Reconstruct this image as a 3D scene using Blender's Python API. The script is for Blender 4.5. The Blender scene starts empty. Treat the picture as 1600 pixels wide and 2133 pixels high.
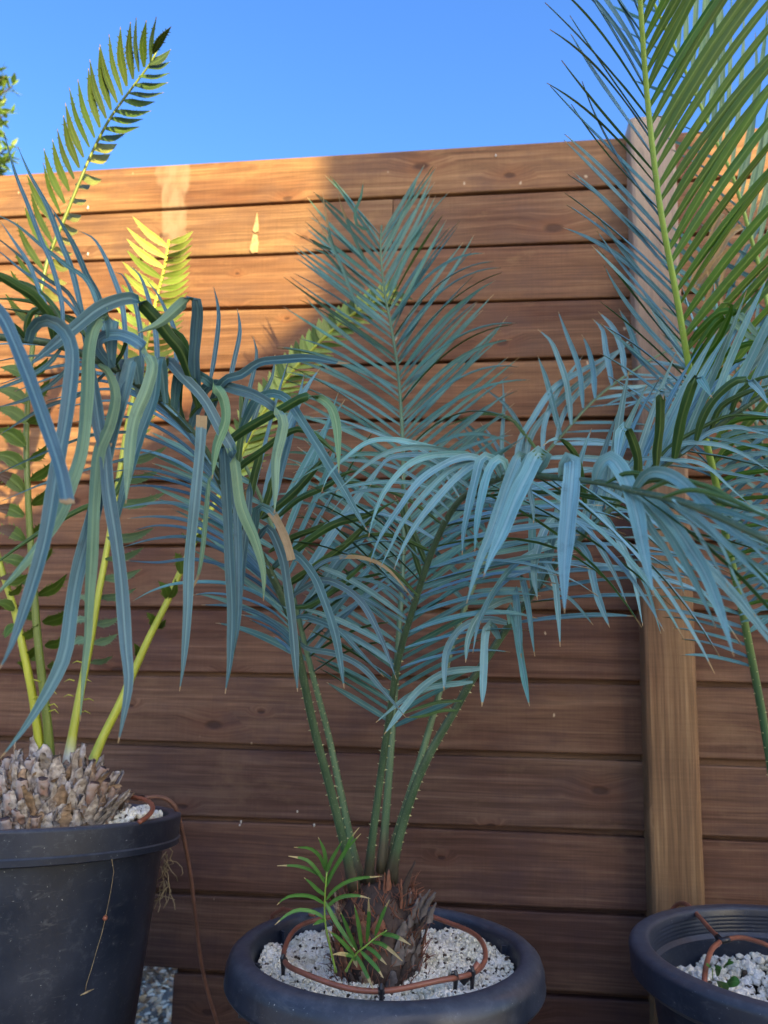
import bpy, math, random
import numpy as np
from mathutils import Vector, Matrix
random.seed(7); rng = np.random.default_rng(7)
C = bpy.context.scene
COL = C.collection
RAD = math.radians

# ---------------------------------------------------------------- camera, sky, sun, exposure
CAMZ = 0.92
F = 1700.0
def _rot(p, r, y):
    cx, sx = math.cos(math.pi/2+p), math.sin(math.pi/2+p)
    Rx = np.array([[1,0,0],[0,cx,-sx],[0,sx,cx]])
    Rr = np.array([[math.cos(r),-math.sin(r),0],[math.sin(r),math.cos(r),0],[0,0,1]])
    Rz = np.array([[math.cos(y),-math.sin(y),0],[math.sin(y),math.cos(y),0],[0,0,1]])
    return Rz@Rx@Rr
M = _rot(RAD(10.46), RAD(1.12), RAD(7.21))
cd = bpy.data.cameras.new('camera'); cam = bpy.data.objects.new('camera', cd); COL.objects.link(cam)
mw = Matrix.Identity(4)
for i in range(3):
    for j in range(3): mw[i][j] = M[i, j]
mw[2][3] = CAMZ
cam.matrix_world = mw
cd.sensor_fit = 'VERTICAL'; cd.sensor_height = 36; cd.lens = F/2133*36
cd.clip_start = 0.05; cd.clip_end = 500
cd.dof.use_dof = True; cd.dof.focus_distance = 0.98; cd.dof.aperture_fstop = 6.5
C.camera = cam

SUN = Vector((0.52, -0.78, 0.40)).normalized()      # towards the sun
el = math.asin(SUN.z); az = math.atan2(SUN.x, SUN.y)
w = bpy.data.worlds.new('World'); C.world = w; w.use_nodes = True
nt = w.node_tree; nt.nodes.clear()
sky = nt.nodes.new('ShaderNodeTexSky'); sky.sky_type = 'NISHITA'; sky.sun_disc = False
sky.sun_elevation = el; sky.sun_rotation = az
sky.air_density = 1.0; sky.dust_density = 2.1; sky.ozone_density = 2.0
bg = nt.nodes.new('ShaderNodeBackground'); bg.inputs['Strength'].default_value = 0.15
wo = nt.nodes.new('ShaderNodeOutputWorld')
hs = nt.nodes.new('ShaderNodeHueSaturation'); hs.inputs['Saturation'].default_value = 1.32; hs.inputs['Value'].default_value = 0.93; hs.inputs['Hue'].default_value = 0.512
nt.links.new(sky.outputs[0], hs.inputs['Color']); nt.links.new(hs.outputs[0], bg.inputs[0]); nt.links.new(bg.outputs[0], wo.inputs[0])
sl = bpy.data.lights.new('sun', 'SUN'); sl.energy = 5.0; sl.angle = RAD(0.55); sl.color = (1.0, 0.76, 0.28)
so = bpy.data.objects.new('sun', sl); COL.objects.link(so)
so.rotation_euler = SUN.to_track_quat('Z', 'Y').to_euler(); so.location = SUN*10
C.render.engine = 'CYCLES'
C.view_settings.view_transform = 'Standard'; C.view_settings.look = 'None'
C.view_settings.gamma = 1; C.view_settings.use_curve_mapping = False
C.view_settings.exposure = 1.68

# ---------------------------------------------------------------- geometry of the view -> metres
OFF = np.array([0, 0, CAMZ])
def P(px, py, d):
    return OFF + M@(np.array([(px-800)/F, -(py-1066.5)/F, -1.0])*d)
def W(px, py, y):
    v = M@np.array([(px-800)/F, -(py-1066.5)/F, -1.0]); return OFF + v*(y/v[1])
CAMP = OFF.copy()
nrm = lambda v: v/(np.linalg.norm(v)+1e-12)

# ---------------------------------------------------------------- object helpers
def tag(o, label=None, cat=None, group=None, kind=None):
    if label: o['label'] = label
    if cat: o['category'] = cat
    if group: o['group'] = group
    if kind: o['kind'] = kind
    return o
def empty(name, loc):
    o = bpy.data.objects.new(name, None); COL.objects.link(o); o.location = tuple(loc); o.empty_display_size = .05
    return o
def wloc(o):
    v = np.zeros(3)
    while o is not None: v = v+np.array(o.location); o = o.parent
    return v
def obj(name, verts, faces, mats, parent=None, midx=None, uv=None, dry=None, smooth=True, origin=None):
    verts = np.asarray(verts, float)
    if origin is None: origin = verts.mean(0)
    me = bpy.data.meshes.new(name)
    me.from_pydata((verts-origin).tolist(), [], faces)
    for m in (mats if isinstance(mats, (list, tuple)) else [mats]): me.materials.append(m)
    if midx is not None: me.polygons.foreach_set('material_index', np.asarray(midx, np.int32))
    if smooth: me.polygons.foreach_set('use_smooth', np.ones(len(me.polygons), bool))
    if uv is not None:
        ul = me.uv_layers.new(name='UVMap'); li = np.empty(len(me.loops), np.int32)
        me.loops.foreach_get('vertex_index', li); ul.data.foreach_set('uv', np.asarray(uv, np.float32)[li].ravel())
    if dry is not None:
        a = me.attributes.new('dry', 'FLOAT', 'POINT'); a.data.foreach_set('value', np.asarray(dry, np.float32))
    me.update()
    o = bpy.data.objects.new(name, me); COL.objects.link(o)
    if parent is not None:
        o.parent = parent; o.location = tuple(origin-wloc(parent))
    else: o.location = tuple(origin)
    return o
def spline(pts, n):
    """Catmull-Rom through control rows (any number of columns), n samples."""
    p = np.asarray(pts, float)
    if len(p) == 2: t = np.linspace(0, 1, n)[:, None]; return p[0]*(1-t)+p[1]*t
    q = np.vstack([2*p[0]-p[1], p, 2*p[-1]-p[-2]])
    u = np.linspace(0, len(p)-1-1e-9, n); k = u.astype(int); f = (u-k)[:, None]
    a, b, c, d = q[k], q[k+1], q[k+2], q[k+3]
    return .5*((2*b)+(c-a)*f+(2*a-5*b+4*c-d)*f**2+(3*b-a-3*c+d)*f**3)
def tangents(p):
    t = np.gradient(p, axis=0); return t/(np.linalg.norm(t, axis=1)[:, None]+1e-12)
def cross(a, b): return np.cross(a, b)
def tube_data(path, rad, n=10, caps=True, flat=1.0):
    path = np.asarray(path, float); T = tangents(path); m = len(path)
    rad = np.full(m, rad) if np.isscalar(rad) else np.asarray(rad)
    up = np.array([0, -1, 0.2]) if abs(T[0][1]) < .8 else np.array([0, 0, 1.])
    V = []; 
    A = nrm(cross(T[0], up)); 
    for i in range(m):
        A = nrm(A-T[i]*A.dot(T[i])); B = cross(T[i], A)
        th = np.arange(n)*2*math.pi/n
        V.append(path[i]+rad[i]*(np.cos(th)[:, None]*A+flat*np.sin(th)[:, None]*B))
    V = np.vstack(V); Fc = []
    for i in range(m-1):
        for j in range(n):
            k = (j+1) % n; Fc.append((i*n+j, i*n+k, (i+1)*n+k, (i+1)*n+j))
    if caps: Fc.append(tuple(range(n-1, -1, -1))); Fc.append(tuple((m-1)*n+j for j in range(n)))
    return V, Fc
def join(parts):
    V = []; Fc = []; o = 0; mi = []
    for k, p in enumerate(parts):
        v, f = p[0], p[1]; V.append(np.asarray(v)); Fc += [tuple(i+o for i in q) for q in f]; o += len(v)
        mi += [p[2] if len(p) > 2 else 0]*len(f)
    return np.vstack(V), Fc, mi
def tube(name, path, rad, mat, parent=None, n=10, **k):
    V, Fc = tube_data(path, rad, n, **k); return obj(name, V, Fc, mat, parent)

# ---------------------------------------------------------------- node helpers
def material(name):
    m = bpy.data.materials.new(name); m.use_nodes = True; t = m.node_tree
    return m, t, t.nodes['Principled BSDF'], t.nodes['Material Output']
class NT:
    def __init__(s, t): s.t = t
    def n(s, typ, **kw):
        x = s.t.nodes.new(typ)
        for k, v in kw.items():
            if k.startswith('i_'): x.inputs[k[2:].replace('_', ' ')].default_value = v
            else: setattr(x, k, v)
        return x
    def l(s, a, b): s.t.links.new(a, b)
    def math(s, op, a, b=None, c=None, clamp=False):
        x = s.t.nodes.new('ShaderNodeMath'); x.operation = op; x.use_clamp = clamp
        for i, v in enumerate((a, b, c)):
            if v is None: continue
            if isinstance(v, (int, float)): x.inputs[i].default_value = v
            else: s.t.links.new(v, x.inputs[i])
        return x.outputs[0]
    def mix(s, f, a, b, mode='MIX'):
        x = s.t.nodes.new('ShaderNodeMix'); x.data_type = 'RGBA'; x.blend_type = mode
        for i, v in ((0, f), (6, a), (7, b)):
            if isinstance(v, (int, float)): x.inputs[i].default_value = v
            elif isinstance(v, tuple): x.inputs[i].default_value = v if len(v) == 4 else (*v, 1)
            else: s.t.links.new(v, x.inputs[i])
        return x.outputs[2]
    def ramp(s, f, stops, interp='LINEAR'):
        x = s.t.nodes.new('ShaderNodeValToRGB'); x.color_ramp.interpolation = interp
        e = x.color_ramp.elements
        while len(e) < len(stops): e.new(.5)
        for q, (p, c) in zip(e, stops):
            q.position = p; q.color = (*c, 1) if isinstance(c, tuple) else (c, c, c, 1)
        s.t.links.new(f, x.inputs[0]); return x.outputs[0]
    def noise(s, vec, scale, detail=4, rough=.55, dist=0, dim='3D'):
        x = s.t.nodes.new('ShaderNodeTexNoise'); x.noise_dimensions = dim
        x.inputs['Scale'].default_value = scale; x.inputs['Detail'].default_value = detail
        x.inputs['Roughness'].default_value = rough; x.inputs['Distortion'].default_value = dist
        if vec is not None: s.t.links.new(vec, x.inputs['Vector'])
        return x.outputs[0]
    def mapping(s, vec, scale=(1,1,1), loc=(0,0,0)):
        x = s.t.nodes.new('ShaderNodeMapping'); x.inputs['Scale'].default_value = scale; x.inputs['Location'].default_value = loc
        s.t.links.new(vec, x.inputs['Vector']); return x.outputs[0]
    def bump(s, h, strength, dist, bsdf):
        x = s.t.nodes.new('ShaderNodeBump'); x.inputs['Strength'].default_value = strength; x.inputs['Distance'].default_value = dist
        s.t.links.new(h, x.inputs['Height']); s.t.links.new(x.outputs[0], bsdf.inputs['Normal'])

def leaf_mat(name, base, rib, edge, dryc=(.42,.30,.15), trans=.25, tcol=None, rough=.45, var=.25, spec=.4):
    m, t, b, out = material(name); k = NT(t)
    uv = k.n('ShaderNodeUVMap'); sep = k.n('ShaderNodeSeparateXYZ'); k.l(uv.outputs[0], sep.inputs[0])
    u = sep.outputs[0]
    d = k.math('ABSOLUTE', k.math('SUBTRACT', u, .5))
    ribm = k.ramp(d, [(0, 1.0), (.05, .8), (.10, 0.0)])
    edgm = k.ramp(d, [(.43, 0.0), (.5, 1.0)])
    oi = k.n('ShaderNodeObjectInfo'); geo = k.n('ShaderNodeNewGeometry')
    nz = k.noise(geo.outputs['Position'], 14, 3)
    # fine lengthwise veins
    cmb = k.n('ShaderNodeCombineXYZ'); k.l(k.math('MULTIPLY', u, 22), cmb.inputs[0]); k.l(k.math('MULTIPLY', sep.outputs[1], 3), cmb.inputs[1]); k.l(k.math('MULTIPLY', oi.outputs['Random'], 50), cmb.inputs[2])
    vein = k.noise(cmb.outputs[0], 1.0, 2)
    c = k.mix(1.0, (*base, 1), k.ramp(oi.outputs['Random'], [(0, 1-var), (1, 1+var)]), 'MULTIPLY')
    c = k.mix(1.0, c, k.ramp(nz, [(.25, (.70,.80,.74)), (.5, (1,1,1)), (.75, (1.25,1.2,1.2))]), 'MULTIPLY')
    hv = k.math('FRACT', k.math('MULTIPLY', oi.outputs['Random'], 7.31))
    c = k.mix(1.0, c, k.ramp(hv, [(0, (.80,.96,.82)), (.35, (.96,1,.98)), (.75, (1,1,1)), (1, (1.04,1.0,1.08))]), 'MULTIPLY')
    wax = k.noise(k.mapping(geo.outputs['Position'], (1,1,1)), 55, 5, .7)
    c = k.mix(k.ramp(wax, [(.56, 0.0), (.72, .55)]), c, tuple(x*.55 for x in base))
    c = k.mix(1.0, c, k.ramp(vein, [(.3, .66), (.7, 1.3)]), 'MULTIPLY')
    c = k.mix(k.math('MULTIPLY', ribm, .52), c, rib); c = k.mix(k.math('MULTIPLY', edgm, .55), c, edge)
    at = k.n('ShaderNodeAttribute', attribute_name='dry')
    nz2 = k.noise(geo.outputs['Position'], 160, 3)
    dm = k.ramp(k.math('ADD', at.outputs['Fac'], k.math('MULTIPLY', k.math('SUBTRACT', nz2, .5), 1.1)), [(.40, 0.0), (.58, 1.0)])
    dc = k.mix(nz2, dryc, tuple(x*.55 for x in dryc))
    c = k.mix(dm, c, dc)
    k.l(c, b.inputs['Base Color']); b.inputs['Roughness'].default_value = rough
    b.inputs['Specular IOR Level'].default_value = spec
    k.bump(k.math('ADD', vein, k.math('MULTIPLY', ribm, 1.5)), .35, .0006, b)
    tr = k.n('ShaderNodeBsdfTranslucent')
    k.l(k.mix(dm, tcol or base, dc), tr.inputs[0])
    ms = k.n('ShaderNodeMixShader'); ms.inputs[0].default_value = trans
    k.l(b.outputs[0], ms.inputs[1]); k.l(tr.outputs[0], ms.inputs[2]); k.l(ms.outputs[0], out.inputs[0])
    return m
def simple(name, col, rough=.6, nscale=40, amt=.3, bump=.3, bd=.002, metal=0, col2=None, spec=.5):
    m, t, b, out = material(name); k = NT(t)
    tc = k.n('ShaderNodeTexCoord'); nz = k.noise(tc.outputs['Object'], nscale, 5)
    c2 = col2 or tuple(x*(1-amt) for x in col)
    k.l(k.ramp(nz, [(.3, c2), (.7, tuple(min(1, x*(1+amt*.5)) for x in col))]), b.inputs['Base Color'])
    b.inputs['Roughness'].default_value = rough; b.inputs['Metallic'].default_value = metal
    b.inputs['Specular IOR Level'].default_value = spec
    if bump: k.bump(nz, bump, bd, b)
    return m

# ---------------------------------------------------------------- materials
BLUE_D = leaf_mat('shaded_blue_leaf_upper', (.058,.140,.180), (.20,.36,.38), (.18,.32,.30), trans=.10, tcol=(.05,.16,.08), rough=.42, var=.3)  # darker copy of the blue leaf: shade painted into the left frond
BLUE_T = leaf_mat('blue_leaf_upper', (.120,.270,.325), (.28,.46,.52), (.24,.42,.42), trans=.10, tcol=(.07,.20,.10), rough=.5, var=.22)
BLUE_U = leaf_mat('blue_leaf_underside', (.040,.098,.026), (.20,.30,.09), (.18,.26,.12), trans=.28, tcol=(.10,.26,.04), rough=.4, var=.25)
PALE_U = leaf_mat('blue_leaf_underside_pale', (.15,.27,.17), (.30,.44,.24), (.24,.36,.22), trans=.2, tcol=(.2,.34,.12), rough=.5, var=.1)
TEAL_T = leaf_mat('teal_leaf_upper', (.062,.175,.172), (.20,.34,.22), (.16,.28,.2), trans=.15, tcol=(.08,.22,.08), rough=.5, var=.22)
GREEN_U = leaf_mat('green_leaf_underside', (.055,.150,.014), (.26,.40,.08), (.09,.18,.04), trans=.42, tcol=(.15,.42,.02), rough=.38, var=.2)
SPINY_D = leaf_mat('shaded_spiny_leaf', (.045,.080,.014), (.10,.15,.03), (.22,.22,.05), trans=.18, tcol=(.16,.20,.02), rough=.4, var=.3)  # darker spiny leaf: shade painted into the tall frond's upper leaflets
SPINY_T = leaf_mat('spiny_leaf_upper', (.075,.135,.02), (.16,.24,.05), (.28,.30,.08), trans=.25, tcol=(.20,.30,.02), rough=.4, var=.2, dryc=(.10,.05,.03))
SPINY_U = leaf_mat('spiny_leaf_underside', (.17,.20,.06), (.2,.26,.07), (.25,.2,.08), trans=.42, tcol=(.34,.42,.05), rough=.45, var=.2, dryc=(.10,.05,.03))
OLIVE_P = leaf_mat('pale_olive_leaf', (.26,.27,.09), (.3,.32,.12), (.3,.28,.12), trans=.35, tcol=(.34,.36,.08), rough=.45, var=.15)
LIT_T = leaf_mat('sunlit_spiny_leaf', (.36,.46,.12), (.5,.55,.2), (.5,.5,.2), trans=.3, tcol=(.5,.6,.05), rough=.3, var=.15)  # brightened spiny leaf: sunlight painted into its colour
SEED_T = leaf_mat('seedling_leaf', (.07,.20,.04), (.18,.34,.08), (.10,.22,.05), dryc=(.62,.50,.25), trans=.25, tcol=(.16,.34,.05), rough=.35, var=.12)

def stem_mat(name, c1, c2, base=None):
    m, t, b, out = material(name); k = NT(t)
    geo = k.n('ShaderNodeNewGeometry')
    v = k.mapping(geo.outputs['Position'], (60, 60, 4)); nz = k.noise(v, 1, 4)
    nf = k.noise(geo.outputs['Position'], 500, 2)
    c = k.ramp(nz, [(.3, c1), (.7, c2)])
    c = k.mix(k.ramp(nf, [(.62, 0.0), (.7, .35)]), c, (.35,.38,.28))
    if base:
        at = k.n('ShaderNodeAttribute', attribute_name='dry'); c = k.mix(at.outputs['Fac'], c, base)
    k.l(c, b.inputs['Base Color']); b.inputs['Roughness'].default_value = .42
    k.bump(nz, .3, .001, b)
    return m
STEM_DARK = stem_mat('dark_green_stem', (.028,.062,.03), (.06,.11,.055), base=(.05,.045,.03))
STEM_BLUE = stem_mat('grey_green_stem', (.055,.115,.055), (.10,.18,.09), base=(.10,.09,.06))
STEM_GREEN = stem_mat('bright_green_stem', (.15,.27,.035), (.23,.37,.06))
STEM_MIX = stem_mat('green_thorny_stem', (.15,.26,.03), (.22,.35,.05), base=(.05,.11,.05))
STEM_OLIVE = stem_mat('olive_green_stem', (.085,.13,.02), (.15,.20,.03), base=(.50,.52,.48))
STEM_YEL = stem_mat('yellow_green_stem', (.30,.34,.02), (.42,.46,.045), base=(.50,.52,.48))
THORN = simple('thorn_tip', (.42,.42,.22), .5, 200, .2, 0)

def wood(name, hue=(1,1,1), vertical=False):
    m, t, b, out = material(name); k = NT(t)
    tc = k.n('ShaderNodeTexCoord'); oi = k.n('ShaderNodeObjectInfo')
    off = k.n('ShaderNodeCombineXYZ')
    r = oi.outputs['Random']
    k.l(k.math('MULTIPLY', r, 37), off.inputs[0]); k.l(k.math('MULTIPLY', r, 11), off.inputs[2])
    va = k.n('ShaderNodeVectorMath', operation='ADD'); k.l(tc.outputs['Object'], va.inputs[0]); k.l(off.outputs[0], va.inputs[1])
    if vertical:
        rt = k.n('ShaderNodeSeparateXYZ'); k.l(va.outputs[0], rt.inputs[0])
        cb = k.n('ShaderNodeCombineXYZ'); k.l(rt.outputs[2], cb.inputs[0]); k.l(rt.outputs[1], cb.inputs[1]); k.l(rt.outputs[0], cb.inputs[2])
        vec = cb.outputs[0]
    else: vec = va.outputs[0]
    # knots
    s0 = k.n('ShaderNodeSeparateXYZ'); k.l(vec, s0.inputs[0]); c0 = k.n('ShaderNodeCombineXYZ'); k.l(s0.outputs[0], c0.inputs[0]); k.l(s0.outputs[2], c0.inputs[1]); k2v = c0.outputs[0]
    kv = k.mapping(k2v, (3.4, 7.0, 0.0))
    vo = k.n('ShaderNodeTexVoronoi'); vo.voronoi_dimensions = '2D'; vo.inputs['Scale'].default_value = 1.0; vo.inputs['Randomness'].default_value = 1.0
    kw = k.noise(vec, 22, 3)
    kvv = k.n('ShaderNodeVectorMath', operation='ADD'); k.l(kv, kvv.inputs[0])
    ks = k.n('ShaderNodeVectorMath', operation='SCALE'); ks.inputs['Scale'].default_value = .05
    kn = k.n('ShaderNodeTexNoise'); kn.inputs['Scale'].default_value = 30; k.l(vec, kn.inputs['Vector']); k.l(kn.outputs['Color'], ks.inputs[0]); k.l(ks.outputs[0], kvv.inputs[1])
    k.l(kvv.outputs[0], vo.inputs['Vector'])
    dist = vo.outputs['Distance']
    sc = k.n('ShaderNodeSeparateColor'); k.l(vo.outputs['Color'], sc.inputs[0])
    has = k.math('GREATER_THAN', sc.outputs[0], .52)
    size = k.math('ADD', .028, k.math('MULTIPLY', sc.outputs[1], .07))
    rel = k.math('DIVIDE', dist, size)
    knot = k.math('MULTIPLY', has, k.ramp(rel, [(.55, 1.0), (1.0, 0.0)]))
    halo = k.math('MULTIPLY', has, k.ramp(k.math('MULTIPLY', rel, .22), [(.15, 1.0), (.8, 0.0)]))
    # grain, bent round the knots
    sx = k.n('ShaderNodeSeparateXYZ'); k.l(vec, sx.inputs[0])
    zz = k.math('ADD', sx.outputs[2], k.math('MULTIPLY', halo, .018))
    wav = k.noise(k.mapping(vec, (1.6, 1, 5)), 1, 3)
    zz = k.math('ADD', zz, k.math('MULTIPLY', wav, .022))
    cb = k.n('ShaderNodeCombineXYZ'); k.l(k.math('MULTIPLY', sx.outputs[0], 1.8), cb.inputs[0]); k.l(k.math('MULTIPLY', zz, 75), cb.inputs[2]); k.l(k.math('MULTIPLY', sx.outputs[1], 10), cb.inputs[1])
    g1 = k.noise(cb.outputs[0], 1, 5, .6)
    cb2 = k.n('ShaderNodeCombineXYZ'); k.l(k.math('MULTIPLY', sx.outputs[0], 7), cb2.inputs[0]); k.l(k.math('MULTIPLY', zz, 330), cb2.inputs[2])
    g2 = k.noise(cb2.outputs[0], 1, 3)
    big = k.noise(k.mapping(vec, (2.2, 1, 6)), 1, 4)
    # saw marks across the board
    cb3 = k.n('ShaderNodeCombineXYZ'); k.l(k.math('MULTIPLY', sx.outputs[0], 260), cb3.inputs[0]); k.l(k.math('MULTIPLY', sx.outputs[2], 6), cb3.inputs[2])
    saw = k.noise(cb3.outputs[0], 1, 2)
    h = hue
    c = k.ramp(g1, [(.25, (.094*h[0], .048*h[1], .027*h[2])), (.5, (.165*h[0], .088*h[1], .050*h[2])), (.75, (.26*h[0], .155*h[1], .092*h[2]))])
    c = k.mix(1.0, c, k.ramp(g2, [(.3, .66), (.7, 1.25)]), 'MULTIPLY')
    c = k.mix(1.0, c, k.ramp(big, [(.28, (.66, .54, .56)), (.5, (1., 1., 1.)), (.7, (1.28, 1.36, 1.30))]), 'MULTIPLY')
    c = k.mix(1.0, c, k.ramp(saw, [(.3, .93), (.7, 1.05)]), 'MULTIPLY')
    c = k.mix(1.0, c, k.ramp(r, [(0, (.76, .74, .80)), (.35, (1., .94, .92)), (.6, (.88,.92,.98)), (1, (1.2, 1.2, 1.12))]), 'MULTIPLY')
    c = k.mix(k.math('MULTIPLY', halo, .45), c, (.16*h[0], .062*h[1], .03*h[2]))
    c = k.mix(k.math('MULTIPLY', knot, .8), c, (.05, .026, .018))
    geo = k.n('ShaderNodeNewGeometry'); gs = k.n('ShaderNodeSeparateXYZ'); k.l(geo.outputs['Position'], gs.inputs[0])
    if vertical: c = k.mix(1.0, c, k.ramp(k.math('MULTIPLY', gs.outputs[2], .45), [(.2, (.95,.95,.9)), (.5, (1.25,1.2,1.15)), (.85, (1.3,1.3,1.3))]), 'MULTIPLY'); c = k.mix(k.ramp(gs.outputs[2], [(0.0, 0.0), (.95, .05)]), c, (.3,.26,.23)); hm = k.math('MULTIPLY', k.math('SUBTRACT', gs.outputs[2], 1.15), .75, clamp=True); c = k.mix(hm, c, k.mix(g2, (.26,.21,.18), (.46,.40,.35)))  # post paler towards the top: weathering plus grazing sun painted in
    if not vertical:
        pat = k.noise(k.mapping(vec, (5, 1, 9)), 1, 5, .65); c = k.mix(k.ramp(pat, [(.48, 0.0), (.66, .55)]), c, (.085, .050, .045)); c = k.mix(k.ramp(pat, [(.28, .5), (.42, 0.0)]), c, (.27, .17, .085))
        # weathered darker towards the ground, with bluish shade painted into the colour
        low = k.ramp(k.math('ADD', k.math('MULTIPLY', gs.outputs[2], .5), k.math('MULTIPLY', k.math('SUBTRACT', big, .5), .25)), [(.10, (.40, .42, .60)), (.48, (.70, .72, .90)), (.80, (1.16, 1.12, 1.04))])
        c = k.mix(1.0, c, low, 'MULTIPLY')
        # bare, worn streak near the top left and pale scuffs
        en = k.noise(k.mapping(geo.outputs['Position'], (18, 1, 9)), 1, 3)
        en2 = k.noise(k.mapping(geo.outputs['Position'], (40, 1, 14)), 1, 4)
        xx = k.math('ADD', gs.outputs[0], k.math('MULTIPLY', k.math('SUBTRACT', en, .5), .11))
        hw = k.math('MULTIPLY_ADD', k.math('SUBTRACT', gs.outputs[2], 1.75), .045, .022)
        dx = k.math('ABSOLUTE', k.math('SUBTRACT', xx, WEAR_X))
        sm = k.math('MULTIPLY', k.ramp(k.math('SUBTRACT', hw, dx), [(0.0, 0.0), (.012, 1.0)]), k.ramp(gs.outputs[2], [(0, 0.0), (1, 1.0)]))
        hz = k.math('GREATER_THAN', gs.outputs[2], 1.80)
        c = k.mix(k.math('MULTIPLY', k.math('MULTIPLY', sm, hz), k.ramp(en2, [(.35, .25), (.6, .62)])), c, k.mix(g2, (.36, .27, .20), (.20, .14, .10)))
        sp = k.noise(k.mapping(geo.outputs['Position'], (60, 1, 26)), 1, 1)
        c = k.mix(k.ramp(sp, [(.795, 0.0), (.815, .8)]), c, (.52, .42, .30))
    k.l(c, b.inputs['Base Color']); b.inputs['Roughness'].default_value = .62; b.inputs['Specular IOR Level'].default_value = .18
    hh = k.math('ADD', k.math('MULTIPLY', g2, .5), k.math('ADD', k.math('MULTIPLY', g1, 1.0), k.math('ADD', k.math('MULTIPLY', saw, .35), k.math('MULTIPLY', knot, -1.2))))
    k.bump(hh, .45, .0022, b)
    return m
WEAR_X = float(W(362, 400, 1.796)[0])
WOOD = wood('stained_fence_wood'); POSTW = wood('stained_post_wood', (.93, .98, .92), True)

def pot_mat(name, base):
    m, t, b, out = material(name); k = NT(t)
    tc = k.n('ShaderNodeTexCoord'); geo = k.n('ShaderNodeNewGeometry'); P_ = geo.outputs['Position']
    n1 = k.noise(P_, 9, 5); n2 = k.noise(P_, 240, 3); n3 = k.noise(k.mapping(P_, (30, 30, 120)), 1, 4, dist=1.5)
    c = k.mix(k.ramp(n1, [(.38, 0.0), (.78, .6)]), base, tuple(x*2.2+.016 for x in base))
    n4 = k.noise(P_, 60, 6, .75); c = k.mix(k.ramp(n4, [(.54, 0.0), (.74, .38)]), c, (.085,.095,.115))
    c = k.mix(k.ramp(n3, [(.60, 0.0), (.78, .35)]), c, (.13, .135, .14))
    c = k.mix(k.ramp(n2, [(.70, 0.0), (.76, .8)]), c, (.34, .35, .34))
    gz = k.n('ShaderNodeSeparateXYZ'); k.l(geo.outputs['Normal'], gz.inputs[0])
    top_sheen = k.math('MULTIPLY', k.ramp(gz.outputs[2], [(.25, 0.0), (.9, 1.0)]), k.ramp(n4, [(.3, .35), (.65, 1.0)]))  # highlight painted on faces that look up, broken by noise
    c = k.mix(k.math('MULTIPLY', top_sheen, .75), c, (.075, .088, .115))
    k.l(c, b.inputs['Base Color']); k.l(k.ramp(n1, [(.3, .30), (.7, .5)]), b.inputs['Roughness'])
    b.inputs['Specular IOR Level'].default_value = .45
    k.bump(k.noise(P_, 130, 4), .18, .0012, b)
    return m
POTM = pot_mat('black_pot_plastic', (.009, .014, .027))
TUBEM = simple('brown_drip_tube', (.24,.085,.05), .42, 60, .25, .15, .0005)
TUBEG = simple('faded_drip_tube', (.17,.085,.06), .5, 60, .25, .15, .0005)
BLACKP = simple('black_clip_plastic', (.012,.012,.015), .38, 80, .3, .1, .0005)
WHITEP = simple('pale_speck', (.6,.6,.58), .7, 90, .2, 0)
DRY = simple('dry_straw', (.30,.24,.14), .8, 60, .4, .3)
def perlite_mat():
    m, t, b, out = material('perlite_grains'); k = NT(t)
    geo = k.n('ShaderNodeNewGeometry')
    rnd = geo.outputs['Random Per Island']
    n = k.noise(geo.outputs['Position'], 500, 3)
    c = k.ramp(rnd, [(0, (.05,.035,.025)), (.055, (.09,.065,.045)), (.06, (.58,.53,.40)), (.2, (.88,.84,.72)), (.75, (.95,.92,.82)), (1, (.88,.82,.64))])
    big = k.noise(geo.outputs['Position'], 22, 3)
    c = k.mix(1.0, c, k.ramp(big, [(.35, (.82,.82,.74)), (.6, (1,1,1))]), 'MULTIPLY')
    c = k.mix(1.0, c, k.ramp(n, [(.3, .8), (.7, 1.05)]), 'MULTIPLY')
    k.l(c, b.inputs['Base Color']); b.inputs['Roughness'].default_value = .85
    k.bump(n, .5, .001, b); return m
PERL = perlite_mat()
SOIL = simple('dark_potting_soil', (.035,.026,.018), .95, 120, .5, .8, .004)

# ================================================================ SETTING
# ground: soil in front of the fence and beyond it, one sheet to the horizon
def ground_mat():
    m, t, b, out = material('bare_earth'); k = NT(t); geo = k.n('ShaderNodeNewGeometry'); p = geo.outputs['Position']
    n1 = k.noise(p, 3, 5); n2 = k.noise(p, 40, 6); n3 = k.noise(p, 220, 3)
    c = k.ramp(n2, [(.3, (.26,.20,.14)), (.5, (.45,.38,.29)), (.72, (.60,.53,.43))])
    c = k.mix(k.ramp(n1, [(.45, 0.0), (.7, .5)]), c, (.13,.12,.07)); c = k.mix(k.ramp(n3, [(.62,0.0),(.7,.8)]), c, (.62,.58,.5))
    k.l(c, b.inputs['Base Color']); b.inputs['Roughness'].default_value = .95; k.bump(k.math('ADD', n2, n3), .8, .01, b); return m
GV = []; GF = []; gn = 40
gx = np.concatenate([np.linspace(-200, -4, 8), np.linspace(-3.5, 3.5, 24), np.linspace(4, 200, 8)])
gy = np.concatenate([np.linspace(-200, -4, 8), np.linspace(-3, 6, 30), np.linspace(7, 300, 8)])
for y in gy:
    for x in gx: GV.append((x, y, 0.012*math.sin(x*3.1)*math.cos(y*2.3)-.012+(0.02*math.sin(x*7+y*5) if 1.9 < y < 6 else 0)))
nx = len(gx)
for j in range(len(gy)-1):
    for i in range(nx-1): GF.append((j*nx+i, j*nx+i+1, (j+1)*nx+i+1, (j+1)*nx+i))
g = obj('ground', GV, GF, ground_mat(), origin=np.zeros(3)); tag(g, 'bare earth ground', kind='structure')

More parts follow.
